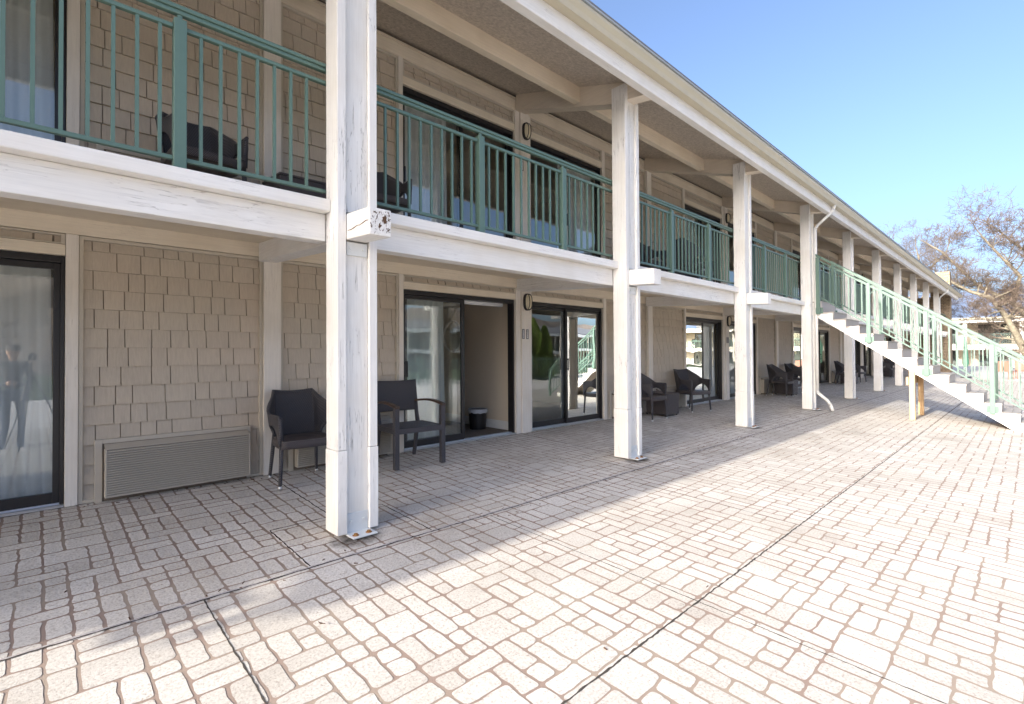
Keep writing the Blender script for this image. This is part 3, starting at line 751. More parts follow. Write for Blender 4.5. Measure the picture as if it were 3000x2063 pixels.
# wall air conditioners
def make_ac():
    rt = empty('wall_air_conditioner', (0, 0, 0))
    mb = MB(); y = WY-.02-WY
    mb.box(-.062, -.012, -.016, .02, -.06, .475); mb.box(1.09, 1.125, -.016, .02, .01, .475); mb.box(-.012, 1.09, -.016, .02, .44, .475); mb.build('surround_trim', M_ac, rt, .003)
    mb = MB(); mb.box(-.012, 1.09, -.008, .02, -.06, .44); mb.build('back_panel', M_back, rt)
    mb = MB(); mb.slope(0, 1.10, -.095, -.009, .395, .432, .400, .437); mb.box(0, .012, -.095, -.009, 0, .395); mb.box(1.088, 1.10, -.095, -.009, 0, .395); mb.box(.012, 1.088, -.095, -.009, 0, .008); mb.build('casing', M_ac, rt, .002)
    mb = MB(); mb.box(.012, 1.088, -.078, -.074, .01, .39); mb.build('louvre_gap_shade', M_back, rt)  # dark sheet standing in for the shade between the louvres
    mb = MB(); n = 20
    for j in range(n):
        z = .008+j*(.387/n)
        mb.quad8([(.006,-.101,z),(1.094,-.101,z),(1.094,-.082,z+.012),(.006,-.082,z+.012),(.006,-.101,z+.006),(1.094,-.101,z+.005),(1.094,-.082,z+.0145),(.006,-.082,z+.0145)])
    mb.build('louvre_grille', M_ac, rt)
    return rt
a0 = None; AG = 'louvred air conditioner covers along the wall'
cnt = {0: 0, 1: 0}
for (k, fl, x) in sorted(ACS, key=lambda t: (t[1], t[2])):
    if x < -1 or x > 34: continue
    o = make_ac() if a0 is None else copy_tree(a0)
    if a0 is None: a0 = o
    o.location = (x+.075, WY-.012, (.128+.03*0, 2.60)[fl]); n = cnt[fl]; cnt[fl] += 1
    if fl == 0 and n == 0: lab = 'wide louvred air conditioner cover low on the shingle panel beside the leftmost door'
    elif fl == 0 and n == 1: lab = 'louvred air conditioner cover behind the nearest column and the wicker chair'
    else: lab = 'louvred air conditioner cover on the %s, the %s from the left' % (fl_name[fl], ordn[n])
    tag(o, lab, 'air conditioner', AG)

# curtains
CG = 'white curtains behind the glass doors'
curtain(-1.72, .075, GW+.05, 2.06, WY+.145, 1, 'long white pleated curtain behind the leftmost ground floor glass door', CG, .12)
curtain(3.34, 3.98, GW+.05, 2.07, WY+.145, 2, 'white curtain behind the fixed pane of the open ground floor door', CG, .12)
curtain(6.42, 7.34, GW+.05, 2.07, WY+.145, 3, 'white curtain in the right half of the door beside the plaques', CG)
curtain(T+4.3, T+5.05, GW+.05, 2.07, WY+.145, 4, 'white curtain in the glass door behind the first pair of wicker chairs', CG)
curtain(T+5.72, T+6.3, GW+.02, 2.07, WY+.02+.16, 5, 'patterned white curtain in the doorway just left of the third column', CG)
curtain(2*T+3.4, 2*T+3.9, GW+.05, 2.07, WY+.145, 6, 'white curtain behind the glass left of the fourth column', CG)
curtain(2*T+5.9, 2*T+6.6, GW+.05, 2.07, WY+.145, 7, 'white curtain in the narrow glass door right of the fourth column', CG)
curtain(-1.72, .075, 2.62, 4.60, WY+.145, 8, 'white curtain behind the upstairs door at the top left corner', CG, .1)
curtain(3.34, 4.05, 2.62, 4.60, WY+.145, 9, 'white curtain in the left half of the first upstairs door right of the nearest column', CG)
curtain(6.38, 7.30, 2.62, 4.60, WY+.145, 10, 'white curtain in the upstairs door just left of the second column', CG)
curtain(T+3.34, T+4.1, 2.62, 4.60, WY+.145, 11, 'white curtain in the upstairs door between the second and third column', CG)
curtain(T+6.3, T+7.2, 2.62, 4.60, WY+.145, 12, 'white curtain in the upstairs door just right of the third column', CG)

# downspouts
def downspout(x, yc, full, label):
    rt = empty('downspout', (x, yc, gz(3.1)), 0, label, 'downspout')
    w_, h = .055, .045
    M_ds = M_dsp
    def seg(pts, nm):
        mb = MB()
        for a, b_ in zip(pts, pts[1:]):
            a = Vector(a)-Vector(rt.location); b_ = Vector(b_)-Vector(rt.location); d = (b_-a).normalized()*.012
            mb.tube([a-d, b_+d], .034, 8)
        o = mb.build(nm, M_ds, rt, 0, True)
    seg([(x+.16, 3.0, 4.56), (x+.16, 3.02, 4.47), (x+.13, 3.06, 4.40), (x+.02, 3.30, 4.14), (x, 3.345, 4.06)], 'upper_elbow')
    seg([(x, 3.345, 4.06), (x, 3.345, .42 if full else 1.2)], 'pipe')
    if full: seg([(x, 3.345, .42), (x+.005, 3.33, .37), (x+.02, 3.16, .22), (x+.02, 3.10, .12), (x+.02, 3.06, .0)], 'spout')
M_dsp = mat_plain('white_downspout_metal', (.72,.71,.68), .4, .03, 6, .02)
downspout(X0+3*S_+.235, 3.345, True, 'white downspout on the fourth column with a kicked-out foot on the paving')
downspout(X0+9*S_+.1, 3.345, False, 'white downspout elbow on the last column before the stone wall')

# ------------------------------------------------------------------ chairs and tables
def tapered_leg(mb, a, b_, ra, rb, n=10): mb.tube([a, b_], [ra, rb], n)
def make_wing_chair():
    rt = empty('wicker_armchair', (0, 0, 0))    # front faces -y
    # legs
    for (x, y, x2, y2) in ((-.245,-.235,-.268,-.262),(.245,-.235,.268,-.262),(-.20,.20,-.225,.262),(.20,.20,.225,.262)):
        mb = MB(); mb.tube([(x, y, .44), (x2, y2, .03)], [.021, .016], 10); l = mb.build('leg', M_wicker, rt, 0, True)
        mb = MB(); mb.tube([(x2, y2, .034), (x2+(x2-x)*.06, y2+(y2-y)*.06, .0)], [.0165, .0155], 10); mb.build('foot_tip', M_tip, l, 0, True)
    # seat, slightly dished with a rounded front apron
    mb = MB(); n = 10
    zs = lambda x, y: .43-.018*math.cos(min(1, abs(x)/.25)*math.pi/2)*math.cos(min(1, abs(y)/.25)*math.pi/2)
    gx = [-.255+.51*i/n for i in range(n+1)]; gy = [-.275+.50*i/n for i in range(n+1)]
    for y in gy:
        for x in gx:
            yy = y-(.02*(1-(x/.255)**2) if y < -.25 else 0); mb.v.append((x*(1-.16*max(0, y+.1)/.33), yy, zs(x, y)))
    for j in range(n):
        for i in range(n): a = j*(n+1)+i; mb.f.append((a, a+1, a+n+2, a+n+1)); mb.m.append(0)
    o = mb.build('seat', M_wicker2, rt, 0, True); s = o.modifiers.new('s', 'SOLIDIFY'); s.thickness = .07; s.offset = -1
    # wrap-around shell : arm - back - arm
    U = 46; Rw = 8; mb = MB()
    def plan(t, top):
        # t in [-1,1]; ends are arm fronts, middle is the back
        a = abs(t); sg = 1 if t >= 0 else -1
        if a < .36:
            q = a/.36; x = sg*q*(.205 if not top else .195); y = (.215 if not top else .315)+(-.02*q*q)
        else:
            q = (a-.36)/.64
            qq = min(1, q/.42); qq = qq*qq*(3-2*qq); xb = (.205 if not top else .195)+(.058 if not top else .125-.045*max(0, q-.45)/.55)*qq; x = sg*xb
            y0_ = (.195 if not top else .295); y = y0_+(-.255-y0_)*q**(.9)
        return x, y
    def ztop(t):
        a = abs(t)
        if a < .36: return .865-.018*math.cos(a/.36*math.pi/2)
        q = (a-.36)/.64; return .655+.21*(1-min(1, q/.50))**1.15+.0*(q)-.012*max(0, q-.7)
    def zbot(t):
        a = abs(t)
        if a < .44: return .39
        q = (a-.44)/.56
        arch = math.sin(math.pi*min(1, q/.93))**.55 if q < .93 else 0
        return .39+.175*arch
    for i in range(U+1):
        t = -1+2*i/U; zt, zb_ = ztop(t), zbot(t)
        for j in range(Rw+1):
            s_ = j/Rw; z = zb_+(zt-zb_)*s_; bl = (z-.39)/(.87-.39)
            x0_, y0_ = plan(t, False); x1_, y1_ = plan(t, True); mb.v.append((x0_+(x1_-x0_)*bl, y0_+(y1_-y0_)*bl**1.2 if bl > 0 else y0_, z))
    for i in range(U):
        for j in range(Rw): a = i*(Rw+1)+j; mb.f.append((a, a+1, a+Rw+2, a+Rw+1)); mb.m.append(0)
    o = mb.build('back_shell', M_wicker, rt, 0, True); s = o.modifiers.new('s', 'SOLIDIFY'); s.thickness = .024; s.offset = 0
    # rim roll along the top edge
    mb = MB(); pts = []
    for i in range(U+1):
        t = -1+2*i/U; x1_, y1_ = plan(t, True); x0_, y0_ = plan(t, False); bl = (ztop(t)-.39)/.48
        pts.append((x0_+(x1_-x0_)*bl, y0_+(y1_-y0_)*bl**1.2, ztop(t)))
    mb.tube(pts, .0145, 8); mb.build('rim', M_wicker, rt, 0, True)
    for sx in (-1, 1):
        mb = MB(); mb.tube([(sx*.262, -.25, .645), (sx*.262, -.252, .56), (sx*.252, -.24, .44)], [.018, .02, .022], 8); mb.build('arm_post', M_wicker, rt, 0, True)
    return rt
def make_square_chair():
    rt = empty('woven_armchair', (0, 0, 0))
    for x in (-.285, .285):
        mb = MB(); mb.box(x-.026, x+.026, -.30, -.245, 0, .655); mb.build('leg', M_wicker, rt, .004)
        mb = MB()
        mb.quad8([(x*.86-.018,.30,0),(x*.86+.018,.30,0),(x*.86+.018,.335,0),(x*.86-.018,.335,0),(x*.86-.02,.20,.43),(x*.86+.02,.20,.43),(x*.86+.02,.25,.43),(x*.86-.02,.25,.43)])
        mb.quad8([(x*.86-.018,.20,.43),(x*.86+.018,.20,.43),(x*.86+.018,.25,.43),(x*.86-.018,.25,.43),(x*.86-.016,.27,.66),(x*.86+.016,.27,.66),(x*.86+.016,.30,.66),(x*.86-.016,.30,.66)])
        mb.build('leg', M_wicker, rt, .004)
        # bowed wooden arm
        mb = MB(); n = 10; sg = 1 if x > 0 else -1
        for i in range(n+1):
            s_ = i/n; y = .265-.575*s_; z = .672+.028*math.sin(math.pi*s_)-.012*s_; xx = x-sg*.035*(1-s_)+sg*.012*math.sin(math.pi*s_)
            mb.v += [(xx-.026, y, z-.012), (xx+.026, y, z-.012), (xx+.026, y, z+.012), (xx-.026, y, z+.012)]
        for i in range(n):
            for q in range(4): a = i*4+q; b_ = i*4+(q+1) % 4; mb.f.append((a, b_, b_+4, a+4)); mb.m.append(0)
        mb.f += [(0,3,2,1), (n*4, n*4+1, n*4+2, n*4+3)]; mb.m += [0, 0]
        mb.build('armrest', M_armwood, rt, .004)
    mb = MB(); mb.box(-.262, .262, -.30, -.255, .375, .435); mb.box(-.262, .262, .20, .235, .375, .43)
    mb.box(-.305, -.265, -.245, .22, .375, .43); mb.box(.265, .305, -.245, .22, .375, .43); mb.build('seat_frame', M_wicker, rt, .004)
    mb = MB(); mb.box(-.264, .264, -.254, .199, .405, .43); mb.build('seat', M_wicker, rt, .004)
    mb = MB(); n = 10
    for j in range(n+1):
        z = .56+.35*j/n
        for i in range(n+1):
            x = -.268+.536*i/n; mb.v.append((x*(1+.03*j/n), .235+.10*(z-.43)/.48+.018*(1-(x/.268)**2), z+(.012*(abs(x)/.268)**2 if j == n else 0)))
    for j in range(n):
        for i in range(n): a = j*(n+1)+i; mb.f.append((a, a+1, a+n+2, a+n+1)); mb.m.append(0)
    o = mb.build('backrest', M_wicker, rt, 0, True); s = o.modifiers.new('s', 'SOLIDIFY'); s.thickness = .03; s.offset = 0
    return rt
def make_table():
    rt = empty('wicker_side_table', (0, 0, 0)); a = .235
    mb = MB(); mb.box(-a, a, -a, a, .025, .415); mb.build('body', M_wicker2, rt, .008)
    mb = MB(); mb.box(-a-.004, a+.004, -a-.004, a+.004, .417, .437); mb.build('table_top', M_wicker2, rt, .004)
    for x in (-1, 1):
        for y in (-1, 1):
            mb = MB(); mb.tube([(x*(a-.03), y*(a-.03), .026), (x*(a-.03), y*(a-.03), 0)], .015, 8); mb.build('foot', M_binp, rt)
    return rt
wc = make_wing_chair(); sq = make_square_chair(); tb = make_table(); first = {'w': True, 't': True}
CHG = 'dark wicker armchairs with flared backs'; TG = 'cube wicker side tables between chairs'
def put(kind, x, y, rz, label, up=False):
    src = wc if kind == 'w' else tb
    z = (gz(y)+.006) if not up else deckz(y)
    if first[kind]: first[kind] = False; o = src
    else: o = copy_tree(src)
    o.location = (x, y, z); o.rotation_euler = (0, 0, rz)
    # stand level with the sloping ground
    o.rotation_euler = (GS if not up else .058, 0, rz) if abs(rz) < .01 else (0, 0, rz)
    tag(o, label, 'armchair' if kind == 'w' else 'side table', CHG if kind == 'w' else TG)
put('w', 1.88, 4.97, R(-4), 'dark wicker armchair with flared back, left of and behind the nearest column')
sq.location = (3.06, 4.93, gz(4.93)+.004); sq.rotation_euler = (0, 0, R(-4)); tag(sq, 'square woven armchair with bowed wooden arms in front of the open door', 'armchair')
put('w', 8.16, 4.95, R(2), 'wicker armchair just right of the second column, left of its side table')
put('t', 8.93, 5.08, 0, 'cube wicker table between the two chairs right of the second column')
put('w', 9.93, 4.96, R(-16), 'wicker armchair in front of glass door, right of the cube table by the second column')
put('w', 14.93, 4.88, R(0), 'wicker armchair left of the cube table before the fourth column')
put('t', 15.62, 4.93, 0, 'cube wicker table just left of the fourth column')
put('w', 16.72, 4.95, R(-10), 'wicker armchair against the wall, partly hidden by the fourth column')
put('w', 21.62, 4.85, R(0), 'wicker armchair left of the fifth column, seen beyond the downspout')
put('t', 22.35, 4.85, 0, 'wicker table hidden behind the fifth column')
put('w', 23.15, 4.80, R(-8), 'wicker armchair right of the fifth column under the stairs')
put('w', 28.9, 4.85, R(0), 'far wicker armchair in the gap right of the sixth column, left one')
put('t', 29.7, 4.85, 0, 'far wicker table right of the sixth column')
put('w', 30.5, 4.8, R(-8), 'far wicker armchair right of the sixth column, right one')
put('w', .98, 4.82, R(8), 'wicker armchair on the balcony behind the railing at upper left', True)
put('t', 1.78, 4.85, R(0), 'wicker table on the balcony left of the nearest column', True)
put('w', 2.62, 4.82, R(-6), 'wicker armchair on the balcony just right of the nearest column', True)
put('w', 7.95, 4.85, R(0), 'wicker armchair on the balcony just right of the second column', True)
put('t', 8.95, 4.9, R(0), 'wicker table on the balcony between second and third column', True)
put('w', 8.62, 4.35, R(70), 'wicker armchair turned sideways on the balcony right of the second column', True)
put('w', 9.75, 4.75, R(-10), 'wicker armchair on the balcony left of the third column', True)

# waste bin inside the open door
rt = empty('waste_bin', (5.06, 6.10, .113), 0, 'black waste bin with crumpled liner inside the open door', 'waste bin')
mb = MB(); mb.tube([(0,0,0), (0,0,.31)], [.125, .148], 28); mb.build('bucket', M_binp, rt, 0, False)
rg = random.Random(3); mb = MB(); n = 28
for (rr, z, am) in ((.150, .315, .004), (.156, .30, .01), (.158, .262, .016)):
    for k in range(n): a = 2*math.pi*k/n; r = rr+rg.uniform(-am, am)*.6; mb.v.append((r*math.cos(a), r*math.sin(a), z+(rg.uniform(-am, am) if z < .3 else .004*rg.random())+(.02 if math.sin(a) > .3 and z < .27 else 0)))
for j in range(2):
    for k in range(n): mb.f.append((j*n+k, j*n+(k+1) % n, (j+1)*n+(k+1) % n, (j+1)*n+k)); mb.m.append(0)
mb.build('liner', M_liner, rt, 0, True)
# wall mirror in the room
rt = empty('wall_mirror', (5.30, 7.05, 1.61), 0, 'oval framed mirror on the room wall seen through the fixed pane', 'mirror')
mb = MB(); mb.tube([(-.02, .26*math.cos(a), .27*math.sin(a)) for a in [2*math.pi*k/32 for k in range(33)]], .018, 8, cap=False); mb.build('frame', M_trim, rt, 0, True)
mb = MB(); mb.v = [(-.012, 0, 0)]+[(-.012, .255*math.cos(2*math.pi*k/32), .265*math.sin(2*math.pi*k/32)) for k in range(32)]; mb.f = [(0, 1+k, 1+(k+1) % 32) for k in range(32)]; mb.m = [0]*32
mb.build('mirror_glass', mat_plain('silvered_glass', (.8,.8,.8), .02, 0, 1, 0, 1), rt)
# rolled blind over the open half
mb = MB(); mb.tube([(4.22, WY+.20, 2.045), (5.12, WY+.20, 2.045)], .035, 12); tag(mb.build('rolled_curtain', M_curtain, None, 0, True), 'rolled up white fabric along the head of the open doorway', 'blind')
# a fallen leaf and twigs
M_leaf = mat_plain('dry_brown_leaf', (.12,.06,.03), .8)
rg = random.Random(12)
for (x, y, s_, lab) in ((3.78, 4.0, .035, 'dry brown leaf on the shaded paving right of the woven armchair'), (4.75, 5.05, .03, 'dry leaf near the base of the open door'), (1.02, 2.44, .022, 'dark twig scrap on the sunlit paving near the lower joint')):
    mb = MB(); z = gz(y)+.010; a = rg.random()*3
    for q in range(7):
        t = q/6-.5; wd = .4*math.cos(t*math.pi)
        for sg in (-1, 1): mb.v.append((x+s_*(t*2*math.cos(a)-sg*wd*math.sin(a)), y+s_*(t*2*math.sin(a)+sg*wd*math.cos(a)), z+.004+.008*abs(t)+.004*(sg > 0)))
    for q in range(6): mb.f.append((2*q, 2*q+1, 2*q+3, 2*q+2)); mb.m.append(0)
    o = mb.build('dry_leaf', M_leaf); o.modifiers.new('s', 'SOLIDIFY').thickness = .001; tag(o, lab, 'leaf')
# towel on a balcony chair
mb = MB(); mb.box(9.62, 9.85, 4.55, 4.8, deckz(4.7)+.43, deckz(4.7)+.50); mb.box(9.05, 9.2, 4.3, 4.5, 2.97, 3.0); tag(mb.build('folded_towel', M_towel, None, .02), 'folded white towel on a balcony chair left of the third column', 'towel')

# ------------------------------------------------------------------ staircase
stair = empty('staircase', (12.66, 3.3, 0), 0, 'white outdoor staircase with green railings running down from the balcony', 'staircase')
def sp(mb, nm, m, bev=0, par=None, smooth=False):
    o = mb.build(nm, m, None, bev, smooth); p = par or stair; o.parent = p; o.matrix_parent_inverse = Matrix.Translation((-12.66, -3.3, 0)); return o
XS0, XS1 = 12.66, 13.80; RUN, RISE = .2377, .1677
def noseY(k): return 3.01-RUN*k
def treadZ(k): return 2.18-RISE*k
KN = 14
M_str = mat_plain('bright_white_stringer', (.84,.83,.80), .5, .02, 5, .03)
for nm, xa in (('a', XS0), ('b', XS1-.05)):
    # cut stringer outline in (y,z): stepped top, straight bottom
    poly = [(3.36, 2.395), (3.36, 2.10), (3.285, 2.04)]
    yb = .06; bot = lambda y: 2.04-.7185*(3.285-y)
    yend = 3.285-(2.04-(-.155))/.7185
    poly.append((yend, bot(yend))); poly.append((noseY(KN-1)+.0-.235, gz(0)-.01+.0))
    top = []
    top.append((3.36, 2.395)); 
    y = noseY(-1)+.025
    top.append((y, 2.395))
    for k in range(0, KN):
        top.append((y, treadZ(k)-.032)); y = noseY(k)+.025
        top.append((y, treadZ(k)-.032))
    poly2 = top+[(y, gz(y)), (yend, bot(yend)+.0), (3.285, 2.04), (3.36, 2.10)]
    mb = MB(); n = len(poly2); 
    from mathutils.geometry import tessellate_polygon
    tr = tessellate_polygon([[Vector((p[0], p[1], 0)) for p in poly2]])
    Vv = [(xa, p[0], p[1]) for p in poly2]+[(xa+.05, p[0], p[1]) for p in poly2]
    Ff = [tuple(t) for t in tr]+[tuple(n+i for i in reversed(t)) for t in tr]+[(q, (q+1) % n, n+(q+1) % n, n+q) for q in range(n)]
    me = bpy.data.meshes.new('stringer'); me.from_pydata(Vv, [], Ff); me.materials.append(M_str)
    bm = bmesh.new(); bm.from_mesh(me); bmesh.ops.recalc_face_normals(bm, faces=bm.faces); bm.to_mesh(me); bm.free()
    o = bpy.data.objects.new('stringer', me); COL.objects.link(o); o.parent = stair; o.matrix_parent_inverse = Matrix.Translation((-12.66, -3.3, 0))
for k in range(0, KN):
    y = noseY(k); z = treadZ(k)
    mb = MB(); mb.box(XS0-.012, XS1+.012, y, y+.117, z-.030, z); mb.box(XS0-.012, XS1+.012, y+.121, y+RUN+.008, z-.030, z); sp(mb, 'tread', M_tread, .003)
    zt = treadZ(k)-.031
    if k < KN-1:
        mb = MB(); mb.box(XS0-.004, XS1+.004, y+.009, y+.0245, treadZ(k+1)+.001, zt); sp(mb, 'riser', M_riser)
mb = MB(); mb.box(XS0-.004, XS1+.004, noseY(KN-1)+.009, noseY(KN-1)+.0245, gz(0)-.02, treadZ(KN-1)-.031); sp(mb, 'riser', M_riser)
mb = MB(); mb.box(XS0-.004, XS1+.004, noseY(-1)+.004, noseY(-1)+.0245, treadZ(0)+.001, 2.40); sp(mb, 'riser', M_riser)
mb = MB(); mb.box(XS0-.008, XS1+.008, noseY(-1), 3.49, 2.401, 2.43); sp(mb, 'landing', M_tread, .003)
for x, lab in ((12.585, 'bare lumber post nearest the camera'), (13.70, None)):
    y = 1.67; zt = 2.04-.7185*(3.285-y)
    mb = MB(); mb.box(x, x+.09, y-.045, y+.045, gz(y)+.004, zt+.02 if x < 13 else zt+.05)
    if x > 13: mb.box(x-.04, x-.002, y-.02, y+.02, gz(y)+.004, .42)
    o = sp(mb, 'support_post', M_lum, .004)
    if lab: o['label'] = lab
mb = MB(); mb.box(12.56, 13.83, 1.72, 1.76, .62, .78); sp(mb, 'cross_brace', M_lum, .004)
# stair railings
SL = -.7185
def hz(y): return 3.39+.7185*(y-3.19)      # handrail top
BL = None
for side, xr in enumerate((12.615, 13.845)):
    rl = MB()
    ya, yb = 3.33, -.46
    def srail(mb, off, w_, h, y0=ya, y1=yb, x=None): mb.bar(((x or xr), y0, hz(y0)-off), ((x or xr), y1, hz(y1)-off), w_, h)
    srail(rl, .014, .060, .026); srail(rl, .040, .040, .026)
    rail = sp(rl, 'stair_railing', M_green, .004)
    mb = MB(); srail(mb, .118, .034, .026); mb.parent = None
    o = mb.build('top_rail', M_green, rail, .003)
    mb = MB(); srail(mb, .930, .034, .026); mb.build('bottom_rail', M_green, rail, .003)
    posts = [3.295, 2.37, 1.445, .52, -.405]
    for py in posts:
        mb = MB(); zt = hz(py)-.058; zb_ = zt-1.275
        mb.box(xr-.036, xr+.036, py-.036, py+.036, zb_, zt); mb.box(xr-.014, xr+.014, py-.014, py+.014, zt, hz(py)-.045)
        sg = 1 if side == 0 else -1
        mb.box(xr+sg*.028-.006, xr+sg*.028+.006, py-.085, py+.085, zb_+.02, zb_+.15); mb.box(xr-.041, xr+.041, py-.041, py+.041, zb_+.02, zb_+.15)
        mb.build('rail_post', M_green, rail, .003)
        # curled scroll bracket under the top rail
        mb = MB(); mb.tube([(xr, py-.036, hz(py)-.30), (xr, py-.075, hz(py)-.25), (xr, py-.095, hz(py)-.21)], .009, 6); mb.build('scroll_bracket', M_green, rail)
    for a, b_ in zip(posts, posts[1:]):
        nb = 7
        for q in range(1, nb+1):
            y = a+(b_-a)*q/(nb+1); zt = hz(y)-.12; 
            if BL is None:
                m2 = MB(); m2.box(-.0095, .0095, -.0095, .0095, 0, .80); BL = m2.mesh('baluster', M_green)
            o = bpy.data.objects.new('baluster', BL); COL.objects.link(o); o.parent = rail; o.location = (xr, y, zt-.80)
# slope-side infill of the balcony opening: post at the far side of the stair head
# ------------------------------------------------------------------ trees
def mat_bark(name, a, b_):
    m, nt, b = new_mat(name); n = N(nt, 'TexNoise', scale=6, detail=6, rough=.7); nt.links.new(mapping(nt), n.inputs['Vector'])
    nt.links.new(mix(nt, ramp(nt, n.outputs[0], [(.35, G(0)), (.65, G(1))]), a, b_), b.inputs['Base Color']); b.inputs['Roughness'].default_value = .9
    bump(nt, b, n.outputs[0], .8, .03); return m
M_bark = mat_bark('grey_brown_bark', (.13,.11,.08), (.27,.24,.18)); M_twig = mat_bark('brown_twigs', (.11,.08,.065), (.20,.155,.12))
def grow(seed, limbs, depth, twist=.35, ratio=.72, spread=.75, minr=.004, up=.12, first_split=4, cap=90000):
    rg = random.Random(seed); mbT = MB(); mbC = MB()
    def branch(p, d, r, L, lev):
        if len(mbC.v) > cap: return
        n = 3 if lev > 2 else 5; pts = [p]; rad = [r]; q = p.copy(); dd = d.copy()
        for i in range(n):
            dd = (dd+Vector((rg.gauss(0, twist), rg.gauss(0, twist), rg.gauss(0, twist)+up))*(.5 if lev < 2 else .8)).normalized()
            q = q+dd*(L/n); pts.append(q.copy()); rad.append(max(minr*.7, r*(1-.55*(i+1)/n)))
        (mbC if lev > 1 else mbT).tube(pts, rad, 3 if lev > 2 else 5, cap=False)
        if lev >= depth: return
        nc = rg.randint(3, 4) if lev < depth-1 else rg.randint(3, 5)
        for c in range(nc):
            i = rg.randint(1, n) if c else n
            base = pts[i]; dr = (pts[i]-pts[i-1]).normalized(); a = Vector((rg.gauss(0, 1), rg.gauss(0, 1), rg.gauss(0, .8)+.1)); a = (a-dr*a.dot(dr)).normalized()
            nd = (dr*(1-spread*.5)+a*spread*rg.uniform(.6, 1.1)).normalized()
            branch(base, nd, max(minr, rad[i]*rg.uniform(.55, .75)), L*ratio*rg.uniform(.75, 1.15), lev+1)
    share = cap/len(limbs); total = 0
    for pts, r0b, r1b in limbs:
        total += share; cap = total
        pts = [Vector(p) for p in pts]; k = len(pts); rad = [r0b+(r1b-r0b)*i/(k-1) for i in range(k)]
        mbT.tube(pts, rad, 10, cap=True)
        for i in range(1, k):
            seg = pts[i]-pts[i-1]
            for s_ in range(first_split if i > 1 else 1):
                t = rg.random(); b0 = pts[i-1]+seg*t; rr = rad[i-1]+(rad[i]-rad[i-1])*t
                dr = seg.normalized(); a = Vector((rg.gauss(0, 1), rg.gauss(0, 1), rg.gauss(.5, .7))); a = (a-dr*a.dot(dr)).normalized()
                branch(b0, (dr*.45+a).normalized(), rr*.45, seg.length*rg.uniform(.7, 1.1)*.8, 1)
        branch(pts[-1], (pts[-1]-pts[-2]).normalized(), rad[-1], (pts[-1]-pts[-2]).length, 1)
    return mbT, mbC
def tree(label, seed, limbs, depth, mt=None, mc=None, group=None, **k):
    p = limbs[0][0][0]; rt = empty('bare_tree', p, 0, label, 'tree', group)
    a, b_ = grow(seed, limbs, depth, **k)
    for mb, nm, m in ((a, 'trunk', mt or M_bark), (b_, 'crown', mc or M_twig)):
        if not mb.v: continue
        me = bpy.data.meshes.new(nm); me.from_pydata(mb.v, [], mb.f); me.materials.append(m); me.polygons.foreach_set('use_smooth', [True]*len(me.polygons))
        o = bpy.data.objects.new(nm, me); COL.objects.link(o); o.parent = rt; o.matrix_parent_inverse = Matrix.Translation(-Vector(p))
    return rt
big_limbs = [
    ([(37.6,-.5,-.25),(37.4,.1,.7),(37.1,.6,2.2),(36.8,1.05,3.3),(36.5,1.5,4.1),(36.3,2.3,4.5),(35.9,3.2,5.2),(35.6,4.3,6.0)], .21, .05),
    ([(37.9,-.6,-.1),(37.9,-.25,1.8),(37.8,.0,2.9),(37.5,.7,3.8),(37.3,1.3,4.3),(37.0,1.9,4.75),(36.8,2.5,5.5),(36.4,3.4,6.8),(36.1,4.3,7.6)], .17, .045),
    ([(37.9,-.2,2.2),(38.3,-.9,4.0),(38.2,-.5,5.8),(37.7,.5,6.9),(37.4,1.3,7.9)], .17, .05),
    ([(37.5,.7,3.8),(37.1,.4,5.2),(36.7,1.3,6.6),(36.4,2.0,7.8)], .12, .04),
    ([(38.2,-.6,4.5),(39,-2.2,6),(39.4,-3.6,7.6)], .14, .05),
    ([(37.0,.9,2.9),(36.2,1.6,2.9),(35.5,2.1,3.1)], .05, .02)]
sc_ = 1.20
big_limbs = [([(x*sc_, y*sc_, 1.3+(z-1.3)*sc_) for x, y, z in P_], ra*sc_, rb*sc_*.6) for P_, ra, rb in big_limbs]
tree('large bare spreading tree with tan limbs to the right of the building', 11, big_limbs, 5, first_split=5, cap=560000, ratio=.70, up=.05, minr=.009)
tree('bare tree with dark trunk behind the stone chimney', 23, [
    ([(60,8.0,-1.0),(60,7.7,4),(60.2,7.6,7),(60,7.4,8.4)], .32, .16), ([(60,7.5,7.5),(60,6.3,9.2),(60,5.4,10.3)], .15, .04), ([(60,7.5,7.6),(60,8.7,9.4),(60,9.8,10.4)], .15, .04),
    ([(60,7.4,8.3),(60.2,7.3,10),(60,7.5,11.2)], .12, .03)], 5, first_split=5, cap=200000, ratio=.72)
RG2 = 'bare trees across the lawn'
for n_, (x, y, h, sd_) in enumerate(((6, -24, 11, 31), (16, -21, 10, 33), (-4, -30, 12, 37), (27, -26, 11, 39))):
    tree('bare tree across the lawn, %s from the left in the door reflections' % ordn[n_], sd_, [([(x,y,-1),(x+.3,y,h*.25),(x,y+.2,h*.42)], .28, .17), ([(x,y+.1,h*.35),(x+1.4,y,h*.55),(x+2.2,y,h*.72)], .14, .06), ([(x,y+.1,h*.38),(x-1.4,y+.5,h*.58),(x-2.1,y,h*.75)], .14, .06), ([(x,y+.2,h*.42),(x+.2,y,h*.65),(x,y,h*.85)], .13, .05)], 4, group=RG2, first_split=4, cap=60000)

